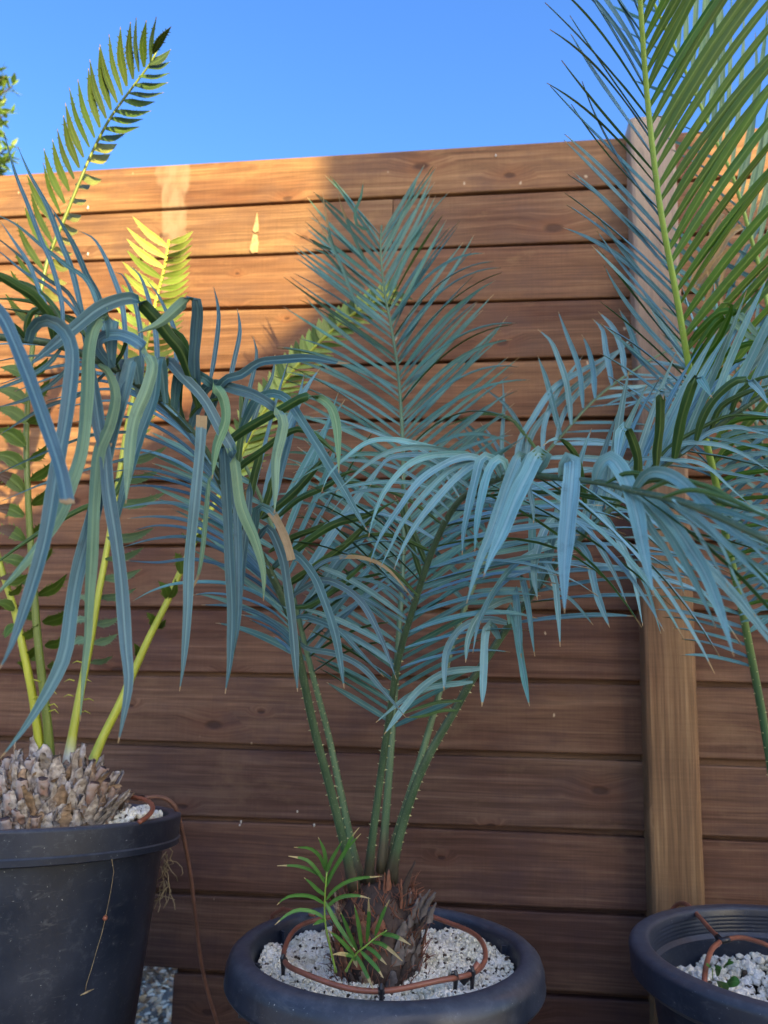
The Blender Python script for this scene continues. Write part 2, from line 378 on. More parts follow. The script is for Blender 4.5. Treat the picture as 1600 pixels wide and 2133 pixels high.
# ---------------- fence: every board its own piece
YW = 1.796
fence = tag(empty('wooden_fence', (0.3, YW, 0)), 'brown stained horizontal board fence with a square post, running behind all the pots', 'fence')
ZJ = [1.236, 1.112, .977, .835, .688, .548, .408, .264, .115, -.033, -.185, -.335, -.487, -.641, -.795, -.915]
OBS = {0:[(0,366),(400,339),(685,322),(1100,300),(1290,286)],1:[(0,453),(400,432.5),(700,415),(1100,396.7),(1290,388)],2:[(150,542.5),(400,536),(700,525),(1100,508),(1290,501.5)],
3:[(500,641),(1100,627),(1290,619)],4:[(500,768),(1100,750),(1290,741)],5:[(760,875.6),(1100,872),(1290,868)],6:[(650,1001),(1100,997)],7:[(100,1138),(600,1135),(1230,1131)],
8:[(300,1267.5),(600,1268.7),(1150,1274)],9:[(0,1398.6),(700,1407),(1150,1420.6)],10:[(0,1538.5),(700,1557),(1150,1575)],11:[(420,1705),(700,1715),(1330,1737.7)],
12:[(370,1858.6),(480,1864),(1330,1903)],13:[(360,2020),(460,2029),(1330,2081)]}
def zline(i, bay):
    """height of joint i as a straight line z = a + b x"""
    if bay == 0 and i in OBS:
        q = np.array([W(px, py, YW) for px, py in OBS[i]]); A = np.vstack([q[:, 0], np.ones(len(q))]).T
        b, a = np.linalg.lstsq(A, q[:, 2], rcond=None)[0]; return a, b
    if bay == 1:
        ob = {0:(1431,274.5),1:(1444,375),2:(1496,485),3:(1544,605),8:(1500,1276.6),9:(1500,1426),10:(1500,1586.6),11:(1500,1746)}
        if i in ob: q = W(*ob[i], YW); return q[2], 0.0
    return ZJ[i]+CAMZ, 0.0
def board(x0, x1, i, bay, yoff, z0=None):
    a0, b0 = zline(i, bay); a1, b1 = zline(i+1, bay)
    gap = .0042 if i < 5 else .0055; th = .030
    n = max(2, int((x1-x0)/.25)+1); xs = np.linspace(x0, x1, n)
    V = []; Fc = []
    rr = random.Random(i*31+bay*7+int(x0*10)); ph = rr.uniform(0, 6)
    for x in xs:
        zt = a0+b0*x-(gap if i != 10 else .008)+.0012*math.sin(x*5+ph); zb = a1+b1*x+gap*.8+.0012*math.sin(x*4+ph*2)
        if i == 0: zt = a0+b0*x
        y = YW+yoff; r = .0035
        # profile: bevelled face with a tongue behind the joint
        prof = [(y, zb+r), (y, zt-r), (y+r*.3, zt-r*.3), (y+r, zt), (y+.019, zt), (y+.019, zt+(.014 if i else 0)), (y+th, zt+(.014 if i else 0)), (y+th, zb), (y+r, zb), (y+r*.3, zb+r*.3)]
        V += [(x, p, q) for p, q in prof]
    m = 10
    for s in range(n-1):
        for j in range(m):
            k = (j+1) % m; Fc.append((s*m+j, s*m+k, (s+1)*m+k, (s+1)*m+j))
    Fc.append(tuple(range(m))); Fc.append(tuple((n-1)*m+j for j in range(m-1, -1, -1)))
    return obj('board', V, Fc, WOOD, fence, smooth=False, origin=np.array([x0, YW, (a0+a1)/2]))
XP0, XP1 = .321, .423          # post
XL = -2.6
xcut = float(W(819, 420, YW)[0]); xh = float(W(361, 2060, YW)[0])
for i in range(15):
    jit = random.Random(i+5).uniform(-.0016, .0016)
    if i == 1:
        board(XL, xcut-.0012, i, 0, jit); board(xcut+.0012, XP0+.02, i, 0, jit+.001)
    elif i >= 13: board(xh, XP0+.02, i, 0, jit); board(XL, xh-.5, i, 0, jit)
    else: board(XL, XP0+.02, i, 0, jit)
    board(XP1-.02, 2.6, i, 1, -jit)
def prism(name, x0, x1, y0, y1, z0, z1, mat, parent=None, r=.006, top=None, seg=6, lean=0):
    pr = [(x0+r, y0), (x1-r, y0), (x1-r*.3, y0+r*.3), (x1, y0+r), (x1, y1), (x0, y1), (x0, y0+r), (x0+r*.3, y0+r*.3)]
    zs = [z0+(z1-z0)*k/seg for k in range(seg+1)]; V = []; Fc = []; m = len(pr)
    for z in zs: V += [(x+lean*(z-z0), y, z) for x, y in pr]
    cx, cy = (x0+x1)/2, (y0+y1)/2
    V += [(cx+(x-cx)*.93+lean*(z1-z0), cy+(y-cy)*.93, z1+.004) for x, y in pr]
    for s in range(seg+1):
        for j in range(m):
            k = (j+1) % m; Fc.append((s*m+j, s*m+k, (s+1)*m+k, (s+1)*m+j))
    Fc.append(tuple(range(m-1, -1, -1))); Fc.append(tuple((seg+1)*m+j for j in range(m)))
    return obj(name, V, Fc, mat, parent, smooth=False, origin=np.array([x0, y0, z0]))
ptz = float(W(1350, 244, 1.746)[2])
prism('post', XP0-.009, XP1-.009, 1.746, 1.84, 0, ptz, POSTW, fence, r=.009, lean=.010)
prism('post', -2.4, -2.3, 1.746, 1.84, 0, ptz, POSTW, fence, r=.008)
prism('post', 2.3, 2.4, 1.746, 1.84, 0, ptz, POSTW, fence, r=.008)

# ---------------- unseen building added behind the viewer, roof and chimney shaped to shade the fence
YH = -2.6
tS = (YW-YH)/(-SUN.y)
sh = lambda px, py: (W(px, py, YW)[0]+SUN.x*tS-.03, W(px, py, YW)[2]+SUN.z*tS)
A = [sh(685, 640), sh(560, 790), sh(350, 905), sh(100, 1050), sh(-60, 1130)]
B = [sh(1482, 350), sh(1535, 415), sh(1700, 430)]
shade_building = tag(empty('shade_building', (A[0][0], YH, 0)), 'unseen rendered building added behind the viewer, its sloping roof and chimney shaped to shade the fence', 'shade_building')
HW = simple('shade_building_cream', (.66,.62,.55), .9, 20, .1, .2); HR = simple('shade_building_grey', (.20,.17,.15), .9, 30, .3, .3)
def slab(name, poly, y0, y1, mat, parent):
    n = len(poly); V = [(x, y0, z) for x, z in poly]+[(x, y1, z) for x, z in poly]
    Fc = [tuple(range(n)), tuple(range(2*n-1, n-1, -1))]+[(j, j+n, (j+1) % n+n, (j+1) % n) for j in range(n)]
    return obj(name, V, Fc, mat, parent, smooth=False)
xl = A[-1][0]-.5; xr = B[-1][0]+.35; zl = A[-1][1]-.45
slab('shade_wall', [(xl+.15, 0), (xr-.15, 0), (xr-.15, B[2][1]-.12), (A[0][0], A[0][1]-.12), (xl+.15, zl-.1)], YH-2.4, YH-.12, HW, shade_building)
slab('shade_roof', [(xl, zl-.1), (xl, zl), (A[4][0], A[4][1]), (A[3][0], A[3][1]), (A[2][0], A[2][1]), (A[1][0], A[1][1]), (A[0][0], A[0][1]), (B[0][0], B[0][1]-.05), (B[1][0], B[1][1]), (B[2][0], B[2][1]), (xr, B[2][1]), (xr, B[2][1]-.1), (A[0][0], A[0][1]-.1)], YH-2.6, YH, HR, shade_building)
cdp = .40; cx0 = A[0][0]+cdp*SUN.x/-SUN.y
slab('shade_chimney', [(cx0, A[0][1]-.3), (B[0][0], B[0][1]-.6), (B[0][0], A[0][1]+1.5), (cx0, A[0][1]+1.5)], YH-cdp, YH+.003, HW, shade_building)

# ================================================================ LEAF BUILDERS
def wprof(kind, v):
    if kind == 'long': return (0.40+0.60*np.clip(v/.18, 0, 1)**.7)*(1-np.clip((v-.50)/.5, 0, 1)**1.9)
    if kind == 'broad': return (0.55+0.45*np.clip(v/.12, 0, 1))*(1-np.clip((v-.72)/.28, 0, 1)**2.0)
    if kind == 'cut': return 0.8+0.2*np.clip(v/.1, 0, 1)
    if kind == 'cutb': return 1-np.clip((v-.62)/.38, 0, 1)**1.9
    if kind == 'lance': return (.30+.70*np.sin(np.clip(v/.42, 0, 1)*math.pi/2))*(1-np.clip((v-.35)/.65, 0, 1)**1.55)
def ribbon(name, path, nor, wid, top, bot, parent, dry=None, fold=.16, hero=False, flipdry=False, teeth=None):
    n = len(path); T = tangents(path)
    S = np.cross(T, nor); S /= np.linalg.norm(S, axis=1)[:, None]+1e-12; N = np.cross(S, T)
    us = np.array([-1, -.5, 0, .5, 1.]) if hero else np.array([-1, 0, 1.])
    hs = (np.array([.9, .72, -.1, .72, .9]) if hero else np.array([.9, 0, .9]))
    k = len(us); th = .00035
    V = path[:, None, :]+S[:, None, :]*(us[None, :, None]*wid[:, None, None]*.5)+N[:, None, :]*(hs[None, :, None]*wid[:, None, None]*fold)
    Vt = (V+N[:, None, :]*th*0.5).reshape(-1, 3); edge = (1-np.abs(us)**8)
    Vb = (V-N[:, None, :]*(th*2*edge[None, :, None]+th*.5)).reshape(-1, 3)
    uv = np.stack([np.tile((us+1)/2, n), np.repeat(np.linspace(0, 1, n), k)], 1)
    Fc = []; mi = []
    o = n*k
    for i in range(n-1):
        for j in range(k-1):
            a, b, c, d = i*k+j, i*k+j+1, (i+1)*k+j+1, (i+1)*k+j
            Fc.append((a, b, c, d)); Fc.append((o+d, o+c, o+b, o+a)); mi += [0, 1]
    VV = np.vstack([Vt, Vb]); UV = np.vstack([uv, uv])
    DR = np.tile(np.repeat(dry, k), 2) if dry is not None else np.zeros(len(VV))
    if teeth is not None:
        ex = []; exu = []; exd = []; q = len(VV)
        for (i, s, ln) in teeth:
            e = path[i]+S[i]*s*wid[i]*.5*.92+N[i]*wid[i]*fold*.85
            a = e-T[i]*ln*.35; b = e+T[i]*ln*.35; c = e+S[i]*s*ln+T[i]*ln*.6
            ex += [a, b, c]; exu += [(.5+.4*s, .5)]*3; exd += [0, 0, .3]
            Fc.append((q, q+1, q+2)); mi.append(0); q += 3
        VV = np.vstack([VV, ex]); UV = np.vstack([UV, exu]); DR = np.concatenate([DR, exd])
    return obj(name, VV, Fc, [top, bot], parent, mi, UV, DR, origin=path[0])

def H(parent, pts, d0, d1, w, ang=0, kind='long', flip=None, tip=0.02, base=0, top=None, bot=None, fold=.16, apex=0.0, name='leaflet', n=None):
    """leaflet traced base->tip; pts (px,py); depth d0->d1 m; w px width; ang 0 upper side seen, 180 underside; flip=index where it turns over"""
    pts = list(pts); m = len(pts)
    cum = [0]
    for a, b in zip(pts[:-1], pts[1:]): cum.append(cum[-1]+math.hypot(b[0]-a[0], b[1]-a[1]))
    L = cum[-1]; n = n or int(np.clip(L/14, 9, 34))
    P3 = [P(x, y, d0+(d1-d0)*c/L) for (x, y), c in zip(pts, cum)]
    rows = np.hstack([np.array(P3), np.array(cum)[:, None]/L])
    s = spline(rows, n*4)
    # resample evenly by length
    ln = np.concatenate([[0], np.cumsum(np.linalg.norm(np.diff(s[:, :3], axis=0), axis=1))]); tt = np.linspace(0, ln[-1], n)
    path = np.stack([np.interp(tt, ln, s[:, c]) for c in range(3)], 1); cc = np.interp(tt, ln, s[:, 3])
    v = np.linspace(0, 1, n)
    if flip is not None:
        f = cum[flip]/L; k = np.clip((cc-f)/.03+.5, 0, 1); A_ = ang+180*k*(1 if ang == 0 else -1)
    else: A_ = np.full(n, float(ang))
    A_ = A_+rng.uniform(-26, 26)+rng.uniform(-14, 14)*v
    dpt = -((path-CAMP)@M)[:, 2]
    wd = .9*w*dpt/F*wprof(kind, v)*(1+.05*np.sin(v*23+rng.uniform(0,6))*(w > 12))
    tw = tangents(path); nor = np.empty_like(path)
    for i in range(n):
        c = nrm(CAMP-path[i]); c = nrm(c-tw[i]*c.dot(tw[i])); a = RAD(A_[i]); b = np.cross(tw[i], c)
        nor[i] = c*math.cos(a)+b*math.sin(a)
    dry = np.where(v > 1-tip, 1.0, 0.0) if tip else np.zeros(n)
    dry = np.clip((v-(1-tip))/max(tip, .01)*1.5+.5, 0, 1) if tip else dry
    if base: dry = np.maximum(dry, np.clip(1.5-v/base, 0, 1))
    return ribbon(name, path, nor, np.maximum(wd, .0006), top or BLUE_T, bot or BLUE_U, parent, dry, fold, hero=w > 9)

class Frond:
    def __init__(s, plant, pts, r0, r1, mat, n=60, label=None, thorn=None, basedry=.06, flat=1.0):
        P3 = np.array([P(*p) for p in pts]); q = spline(P3, n*3)
        ln = np.concatenate([[0], np.cumsum(np.linalg.norm(np.diff(q, axis=0), axis=1))])
        tt = np.linspace(0, ln[-1], n); s.path = np.stack([np.interp(tt, ln, q[:, c]) for c in range(3)], 1)
        s.T = tangents(s.path); s.len = ln[-1]
        # arclength parameter of each control point
        s.ctl = [float(np.argmin(np.linalg.norm(s.path-p, axis=1)))/(n-1) for p in P3]
        v = np.linspace(0, 1, n); rad = r0+(r1-r0)*v**.8
        rad = rad*(1+.45*np.exp(-(v/.035)**2))
        V, Fc = tube_data(s.path, rad, 10, flat=flat); parts = [(V, Fc, 0)]
        dry = np.repeat(np.clip((basedry-v)/(basedry*.45), 0, 1), 10)
        if thorn:
            t0, t1, cnt, size, spread = thorn
            for k in range(cnt):
                t = t0+(t1-t0)*(k+rng.uniform(-.2, .2))/cnt; p, T = s.at(t)
                c = nrm(CAMP-p); c = nrm(c-T*c.dot(T)); b = np.cross(T, c); sd = (-1)**k
                a = sd*RAD(spread)+RAD(rng.uniform(-12, 12)); d = c*math.cos(a)+b*math.sin(a)
                rr = r0+(r1-r0)*t**.8; e = p+d*rr*.9; sz = size*rng.uniform(.7, 1.2)
                x = nrm(np.cross(d, T))*sz*.24
                vv = [e-T*sz*.3-x, e-T*sz*.3+x, e+T*sz*.3, e+d*sz+T*sz*.25]
                parts.append((np.array(vv), [(0, 1, 3), (1, 2, 3), (2, 0, 3)], 1))
        VV, FF, mi = join(parts); dd = np.zeros(len(VV)); dd[:len(dry)] = dry
        s.o = obj('frond', VV, FF, [mat, THORN], plant, mi, None, dd, origin=s.path[0])
        if label: s.o['label'] = label
    def at(s, t):
        x = np.clip(t, 0, 1)*(len(s.path)-1); i = min(int(x), len(s.path)-2); f = x-i
        return s.path[i]*(1-f)+s.path[i+1]*f, nrm(s.T[i]*(1-f)+s.T[i+1]*f)
    def row(s, t0, t1, n, D, N, al, L, wd, bend=(0, 0, 0), curl=0, seg=10, top=None, bot=None, jit=1.0, dry=.0, kind='long', skip=0, fold=.16, twist=0, name='leaflet', D1=None, N1=None, bend1=None, teeth=0):
        """auto row: D side direction, N blade normal; al=(a0,a1) deg from the stalk; L=(l0,lmid,l1) m; wd m"""
        D = np.array(D, float); N = np.array(N, float); D1 = D if D1 is None else np.array(D1, float); N1 = N if N1 is None else np.array(N1, float)
        bend = np.array(bend, float); bend1 = bend if bend1 is None else np.array(bend1, float)
        for k in range(n):
            u = (k+.5)/n
            if rng.random() < skip: continue
            t = t0+(t1-t0)*u+rng.uniform(-.25, .25)/n*(t1-t0)*jit
            p, T = s.at(t); dd = D*(1-u)+D1*u; dd = nrm(dd-T*dd.dot(T)); NN = N*(1-u)+N1*u; bb = bend*(1-u)+bend1*u
            a = RAD(al[0]+(al[1]-al[0])*u+rng.uniform(-5, 5)*jit)
            d = T*math.cos(a)+dd*math.sin(a); d = nrm(d+rng.normal(0, .035*jit, 3))
            ll = (L[0]*(1-u)**2+2*(2*L[1]-.5*L[0]-.5*L[2])*u*(1-u)+L[2]*u**2)*rng.uniform(1-.08*jit, 1+.06*jit)
            st = ll/(seg-1); path = [p.copy()]; dv = d.copy(); bv = bb*rng.uniform(1-.4*jit, 1+.4*jit)
            cv = rng.normal(0, .25*jit, 3)*curl
            for i in range(seg-1):
                q = i/(seg-1); dv = nrm(dv+bv*st*(.4+1.6*q)+cv*st*q*3); path.append(path[-1]+dv*st)
            path = np.array(path); TT = tangents(path); nor = np.empty_like(path); tw0 = rng.normal(0, 18)*jit; tw1 = rng.normal(0, 35)*jit
            for i in range(seg):
                x = NN+0*TT[i]; x = nrm(x-TT[i]*x.dot(TT[i]))
                a2 = RAD(tw0+(twist+tw1)*i/(seg-1)+rng.uniform(-3, 3)); nor[i] = x*math.cos(a2)+np.cross(TT[i], x)*math.sin(a2)
            v = np.linspace(0, 1, seg); w_ = wd*wprof(kind, v)*rng.uniform(.85, 1.12)
            tip = dry*rng.uniform(.2, 1.6) if dry else 0
            dr = np.clip((v-(1-tip))/max(tip, .02)+.5, 0, 1) if tip > .02 else np.where(v > .995, .8, 0)
            th = None
            if teeth: th = [(i, sd, teeth*rng.uniform(.6, 1.2)) for i in range(2, seg-2) for sd in (-1, 1) if rng.random() < .75]
            ribbon(name, path, nor, np.maximum(w_, .0005), top or BLUE_T, bot or BLUE_U, s.o, dr, fold, teeth=th)

# ================================================================ CENTRAL BLUE CYCAD
TOC = np.array([0, -1, 0.])
base_mid = P(782, 1965, 1.165)
bc = tag(empty('blue_cycad', base_mid), 'blue-leaved cycad with long arching fronds growing in the middle pot of white perlite', 'cycad')

# A: big frond arching left towards the viewer
fA = Frond(bc, [(738,1850,1.15),(722,1780,1.14),(690,1650,1.11),(655,1520,1.08),(625,1380,1.04),(600,1275,1.01),(555,1177,.98),(500,1080,.95),(469,1024,.93),(439,960,.91),(409,911,.89),(365,865,.87),(322,825,.85),(232,765,.81),(131,722,.78),(60,708,.76),(-30,700,.74)], .0068, .0035, STEM_DARK, 70, thorn=(.05,.36,34,.0035,75))
a = fA.o
# far row combing out to the left (traced arcs)
combs = [((600,1290),(544,1241),(469,1215),(375,1215),(319,1230),(277,1252)), ((590,1250),(525,1185),(450,1140),(390,1119),(319,1123),(255,1140)),
 ((596,1268),(535,1212),(470,1180),(400,1165),(330,1172),(262,1168)), ((608,1310),(560,1270),(500,1245),(440,1236),(400,1240)), ((612,1330),(575,1300),(530,1275),(480,1262),(420,1260)),
 ((580,1228),(510,1150),(440,1105),(380,1082),(320,1076),(265,1080)), ((570,1205),(500,1120),(430,1070),(360,1048),(300,1050),(235,1062)), ((560,1185),(490,1092),(420,1040),(350,1018),(290,1012),(235,1020)),
 ((548,1165),(480,1066),(410,1010),(345,985),(290,976),(220,985)), ((535,1145),(470,1040),(400,980),(335,948),(275,936),(200,935)), ((520,1120),(455,1010),(390,950),(320,915),(260,900),(170,905)),
 ((505,1095),(440,985),(375,920),(305,880),(240,868),(150,880)), ((490,1068),(425,950),(360,885),(290,848),(225,835),(120,850)), ((475,1040),(405,920),(340,862),(270,820),(200,812),(95,835)),
 ((455,1000),(380,890),(315,838),(240,800),(170,795),(60,822)), ((440,968),(365,860),(290,812),(215,780),(140,778),(30,815)), ((425,940),(340,835),(265,790),(190,762),(110,765),(0,800)),
 ((618,1360),(590,1330),(560,1310),(520,1290)), ((622,1380),(600,1350),(570,1325)),((615,1345),(583,1312),(545,1290),(500,1280)),
 ((400,900),(310,805),(230,770),(140,745),(60,742),(-20,755)), ((370,868),(270,780),(190,742),(100,720),(20,716),(-40,720)), ((585,1240),(518,1168),(445,1122),(385,1100),(325,1095),(280,1105)), ((553,1175),(485,1078),(415,1024),(348,1000),(290,994),(225,1002))]
for i, c in enumerate(combs):
    H(a, c, fA_d := 1.0-.0004*max(0, 1250-c[0][1]), fA_d+.06, 10, ang=40, kind='long', tip=.02, top=BLUE_D if i % 3 else BLUE_T)
hero = [
 # pts, d0, d1, width, ang, kind, flip
 (((-40,610),(0,656),(22,697),(56,780),(94,885),(124,975),(139,1050)), .66,.58, 33, 0, 'cut', None, dict(tip=.015)),
 (((58,712),(68,682),(92,666),(122,676),(145,705),(152,755),(140,862),(120,975),(94,1125),(56,1256),(22,1350),(-5,1400)), .74,.62, 33, 0,'broad',None,{}),
 (((232,765),(232,700),(229,656),(199,672),(184,731),(180,825),(169,937),(142,1020),(124,1072),(75,1144),(22,1207),(-20,1250)), .80,.66, 31, 0,'broad',2,dict(bot=PALE_U)),
 (((400,795),(380,735),(352,700),(326,665),(289,628),(262,622),(210,641),(161,679),(112,720),(56,765)), .86,.72, 30, 180,'broad',4,{}),
 (((412,850),(392,745),(378,705),(352,678)), .87,.84, 20, 180,'broad',None,{}),
 (((412,850),(405,760),(409,697),(412,640),(396,622),(337,671),(285,694)), .88,.76, 27, 0,'broad',4,dict(bot=PALE_U)),
 (((235,765),(205,725),(210,705),(244,698),(277,709),(302,730),(319,760),(307,812),(285,862),(276,900),(268,980),(262,1050)), .80,.72, 29, 0,'broad',5,dict(bot=PALE_U)),
 (((290,800),(278,740),(259,812),(232,900),(215,980),(196,1070),(165,1180),(150,1260),(138,1350),(118,1405),(84,1466),(47,1522),(0,1580)), .83,.68, 32, 0,'broad',None,{}),
 (((345,840),(332,745),(322,825),(296,900),(272,975),(252,1050),(240,1110)), .85,.76, 24, 0,'broad',None,{}),
 (((300,830),(262,752),(252,790),(240,860),(222,930)), .84,.78, 24, 0,'cut',None,{}),
 (((190,760),(205,880),(219,944),(225,1019),(240,1112),(252,1206),(262,1344),(268,1419),(257,1494),(246,1548)), .80,.70, 29, 0,'broad',None,{}),
 (((205,760),(225,776),(240,825),(226,890),(206,937),(199,994),(195,1050),(191,1144),(185,1250),(182,1325),(174,1400),(167,1503)), .80,.70, 30, 180,'long',None,dict(bot=PALE_U)),
 (((420,866),(416,937),(405,1050),(394,1162),(390,1275),(382,1380),(374,1440)), .84,.80, 24, 0,'cutb',None,dict(base=.04)),
 (((442,990),(435,1005),(424,1125),(412,1200),(386,1252)), .90,.86, 11, 180,'long',None,dict(bot=PALE_U,tip=.2)),
 (((462,1000),(466,925),(474,1050),(479,1162),(484,1275),(480,1375),(469,1445)), .92,.84, 24, 0,'broad',None,{}),
 (((478,1010),(482,940),(494,1060),(498,1180),(496,1290),(486,1370)), .92,.85, 20, 0,'broad',None,{}),
 (((500,1080),(520,1012),(514,1100),(505,1180),(497,1290)), .94,.88, 16, 0,'broad',None,dict(base=.2)),
 (((330,830),(341,750),(382,787),(424,832),(457,892),(487,949),(502,1050),(532,1125),(549,1190),(549,1252)), .86,.84, 26, 0,'broad',5,dict(bot=PALE_U)),
 (((360,860),(375,772),(420,784),(448,806),(465,832),(469,877),(450,930),(442,997)), .87,.84, 24, 0,'broad',3,dict(bot=PALE_U)),
 (((395,895),(430,805),(499,812),(544,829),(578,855),(589,880),(585,907),(574,956),(573,1020),(572,1069)), .89,.82, 25, 0,'broad',4,dict(bot=PALE_U)),
 (((420,920),(459,804),(504,781),(541,756),(589,750),(645,747),(701,756),(729,757)), .90,.80, 21, 0,'broad',None,dict(tip=.06)),
 (((500,900),(530,840),(552,823),(577,821),(600,835),(628,877),(653,916),(687,972),(718,1023),(746,1074),(765,1105)), .93,.84, 21, 0,'broad',None,{}),
 (((450,960),(482,916),(532,882),(589,851),(628,829),(653,825),(676,836),(692,854),(701,888),(704,930),(706,985)), .92,.84, 21, 180,'broad',5,dict(top=PALE_U)),
 (((470,1010),(501,972),(546,939),(589,908),(625,894),(668,915),(704,950)), .95,.90, 15, 180,'broad',None,{}),
 (((545,1080),(575,1057),(617,1020),(659,972),(690,935)), .97,.93, 20, 180,'long',None,{}),
 (((530,1110),(537,1059),(560,1062),(579,1089),(597,1130),(607,1167)), .96,.92, 19, 0,'cut',None,dict(tip=.55)),
 (((540,1120),(560,1100),(586,1156),(597,1212),(609,1306),(615,1380),(620,1441)), .97,.90, 21, 0,'broad',None,{}),
 (((570,1180),(609,1152),(650,1194),(672,1242),(699,1325),(717,1434)), .99,.90, 19, 0,'broad',None,{}),
 (((610,1240),(665,1209),(710,1220),(755,1257),(792,1325),(826,1415)), 1.01,.94, 16, 0,'long',None,{}),
 (((615,1330),(642,1351),(700,1362),(755,1390),(800,1440),(845,1494)), 1.04,.99, 14, 0,'long',None,{}),
 (((610,1290),(639,1284),(700,1310),(750,1360),(800,1410)), 1.04,.99, 13, 0,'long',None,{}),
 (((600,1260),(660,1180),(730,1160),(800,1180),(862,1248)), 1.02,.98, 10, 0,'long',None,dict(tip=.5)),
 # long dark ones seen from below, crossing to the right
 (((560,1190),(610,1150),(690,1095),(760,1075),(830,1040)), 1.0,.97, 18, 180,'long',None,{}),
 (((580,1230),(650,1185),(720,1135),(780,1075),(800,1060)), 1.02,.99, 18, 180,'long',None,{}),
 (((575,1080),(620,1040),(680,1012),(720,985),(760,980)), 1.0,.97, 15, 180,'long',None,{}),
 (((560,1150),(610,1120),(665,1100),(720,1080),(790,1064)), 1.03,1.0, 15, 180,'long',None,{}),
 (((590,1260),(640,1262),(690,1230),(760,1170),(800,1110)), 1.05,1.02, 13, 180,'long',None,{}),
 # upright ones behind
 (((437,800),(448,739),(456,669),(453,630),(445,598)), .93,.97, 11, 0,'long',None,{}),
 (((476,804),(487,753),(499,697),(498,665),(494,643)), .95,.99, 11, 0,'long',None,{}),
 (((504,870),(524,795),(535,739),(527,700)), .97,1.0, 10, 0,'long',None,{}),
 (((513,922),(541,837),(566,787),(573,739)), .99,1.03, 11, 0,'long',None,{}),
 (((490,1000),(500,930),(506,870),(502,800)), .96,.98, 16, 180,'broad',None,{}),
 (((520,1040),(530,990),(541,950),(546,930)), .98,.98, 18, 180,'broad',None,dict(tip=.05)),
 (((540,1080),(556,1045),(566,1010),(570,985)), .99,.99, 17, 180,'broad',None,{}),
 (((350,850),(338,800),(340,770),(350,740)), .86,.85, 20, 180,'broad',None,{}),
 (((385,888),(372,850),(374,800),(372,770)), .88,.87, 19, 180,'broad',None,{}),
 (((395,870),(410,850),(440,835),(470,828)), .88,.87, 8, 180,'broad',None,{}),
 # left group reaching up over the wall
 (((129,720),(129,637),(107,550),(85,500),(57,425),(32,362),(8,275)), .78,.86, 11, 0,'long',None,{}),
 (((185,745),(172,657),(150,562),(125,500),(100,432),(62,362),(37,305)), .80,.88, 13, 0,'long',None,{}),
 (((232,765),(210,632),(180,570),(155,512),(125,460),(102,425)), .81,.88, 14, 0,'long',None,{}),
 (((262,780),(260,687),(252,625),(237,580),(217,532),(195,497),(165,481)), .82,.88, 12, 0,'long',None,{}),
 (((295,805),(295,740),(290,675),(277,617),(257,575),(240,567)), .84,.88, 12, 0,'long',None,{}),
 (((330,830),(325,700),(310,625),(292,575),(270,554)), .85,.9, 12, 0,'long',None,{}),
 (((372,870),(365,700),(350,657),(330,615),(307,585)), .87,.92, 11, 0,'long',None,{}),
 (((235,765),(190,600),(137,552),(87,512),(37,470),(0,450),(-20,440)), .8,.86, 10, 0,'long',None,{}),
 (((205,750),(150,620),(100,582),(50,540),(0,500),(-20,490)), .8,.84, 10, 0,'long',None,{}),
 (((131,722),(85,612),(60,550),(32,507),(0,460)), .78,.83, 10, 0,'long',None,{}),
 (((180,740),(162,657),(105,600),(50,567),(0,525),(-20,515)), .8,.84, 9, 0,'long',None,{}),
 (((115,715),(105,662),(87,637),(67,615),(37,597),(0,575),(-30,565)), .77,.70, 24, 180,'broad',None,{}),
 (((150,730),(120,650),(70,600),(20,585),(-30,590)), .78,.82, 12, 180,'long',None,{}),
 (((210,755),(170,690),(100,640),(40,625),(-20,622)), .8,.82, 12, 180,'long',None,{}),
 (((250,770),(210,700),(140,660),(60,650),(-10,640)), .81,.84, 11, 180,'long',None,{}),
 (((60,708),(55,680),(66,650),(90,640)), .76,.75, 14, 180,'broad',None,{}),
 (((235,765),(232,735),(228,715),(222,690)), .81,.80, 16, 180,'broad',None,{}),
 (((236,762),(255,735),(262,715),(285,700)), .81,.79, 9, 180,'broad',None,{}),
 (((60,712),(30,680),(-10,660)), .76,.72, 13, 180,'broad',None,{}),
 (((131,722),(100,760),(50,790),(-20,815)), .78,.78, 12, 0,'long',None,{}),
 (((170,735),(120,790),(60,830),(-10,850)), .79,.8, 10, 0,'long',None,{}),
 (((232,765),(170,820),(90,850),(0,905)), .81,.82, 9, 0,'long',None,{}),
 (((270,960),(235,1035),(170,1060),(90,1105),(10,1160),(-20,1190)), .90,.80, 13, 180,'long',None,{}),
 (((300,900),(200,905),(110,935),(0,985),(-20,995)), .88,.85, 6, 0,'long',None,{}),
 (((320,940),(210,970),(110,1000),(0,1045)), .88,.85, 6, 0,'long',None,{}),
]
for h_ in hero:
    pts, d0, d1, wpx, ang, kind, fl, kw = h_
    kw.setdefault('top', BLUE_D); H(a, pts, d0, d1, wpx, ang, kind, fl, **kw)

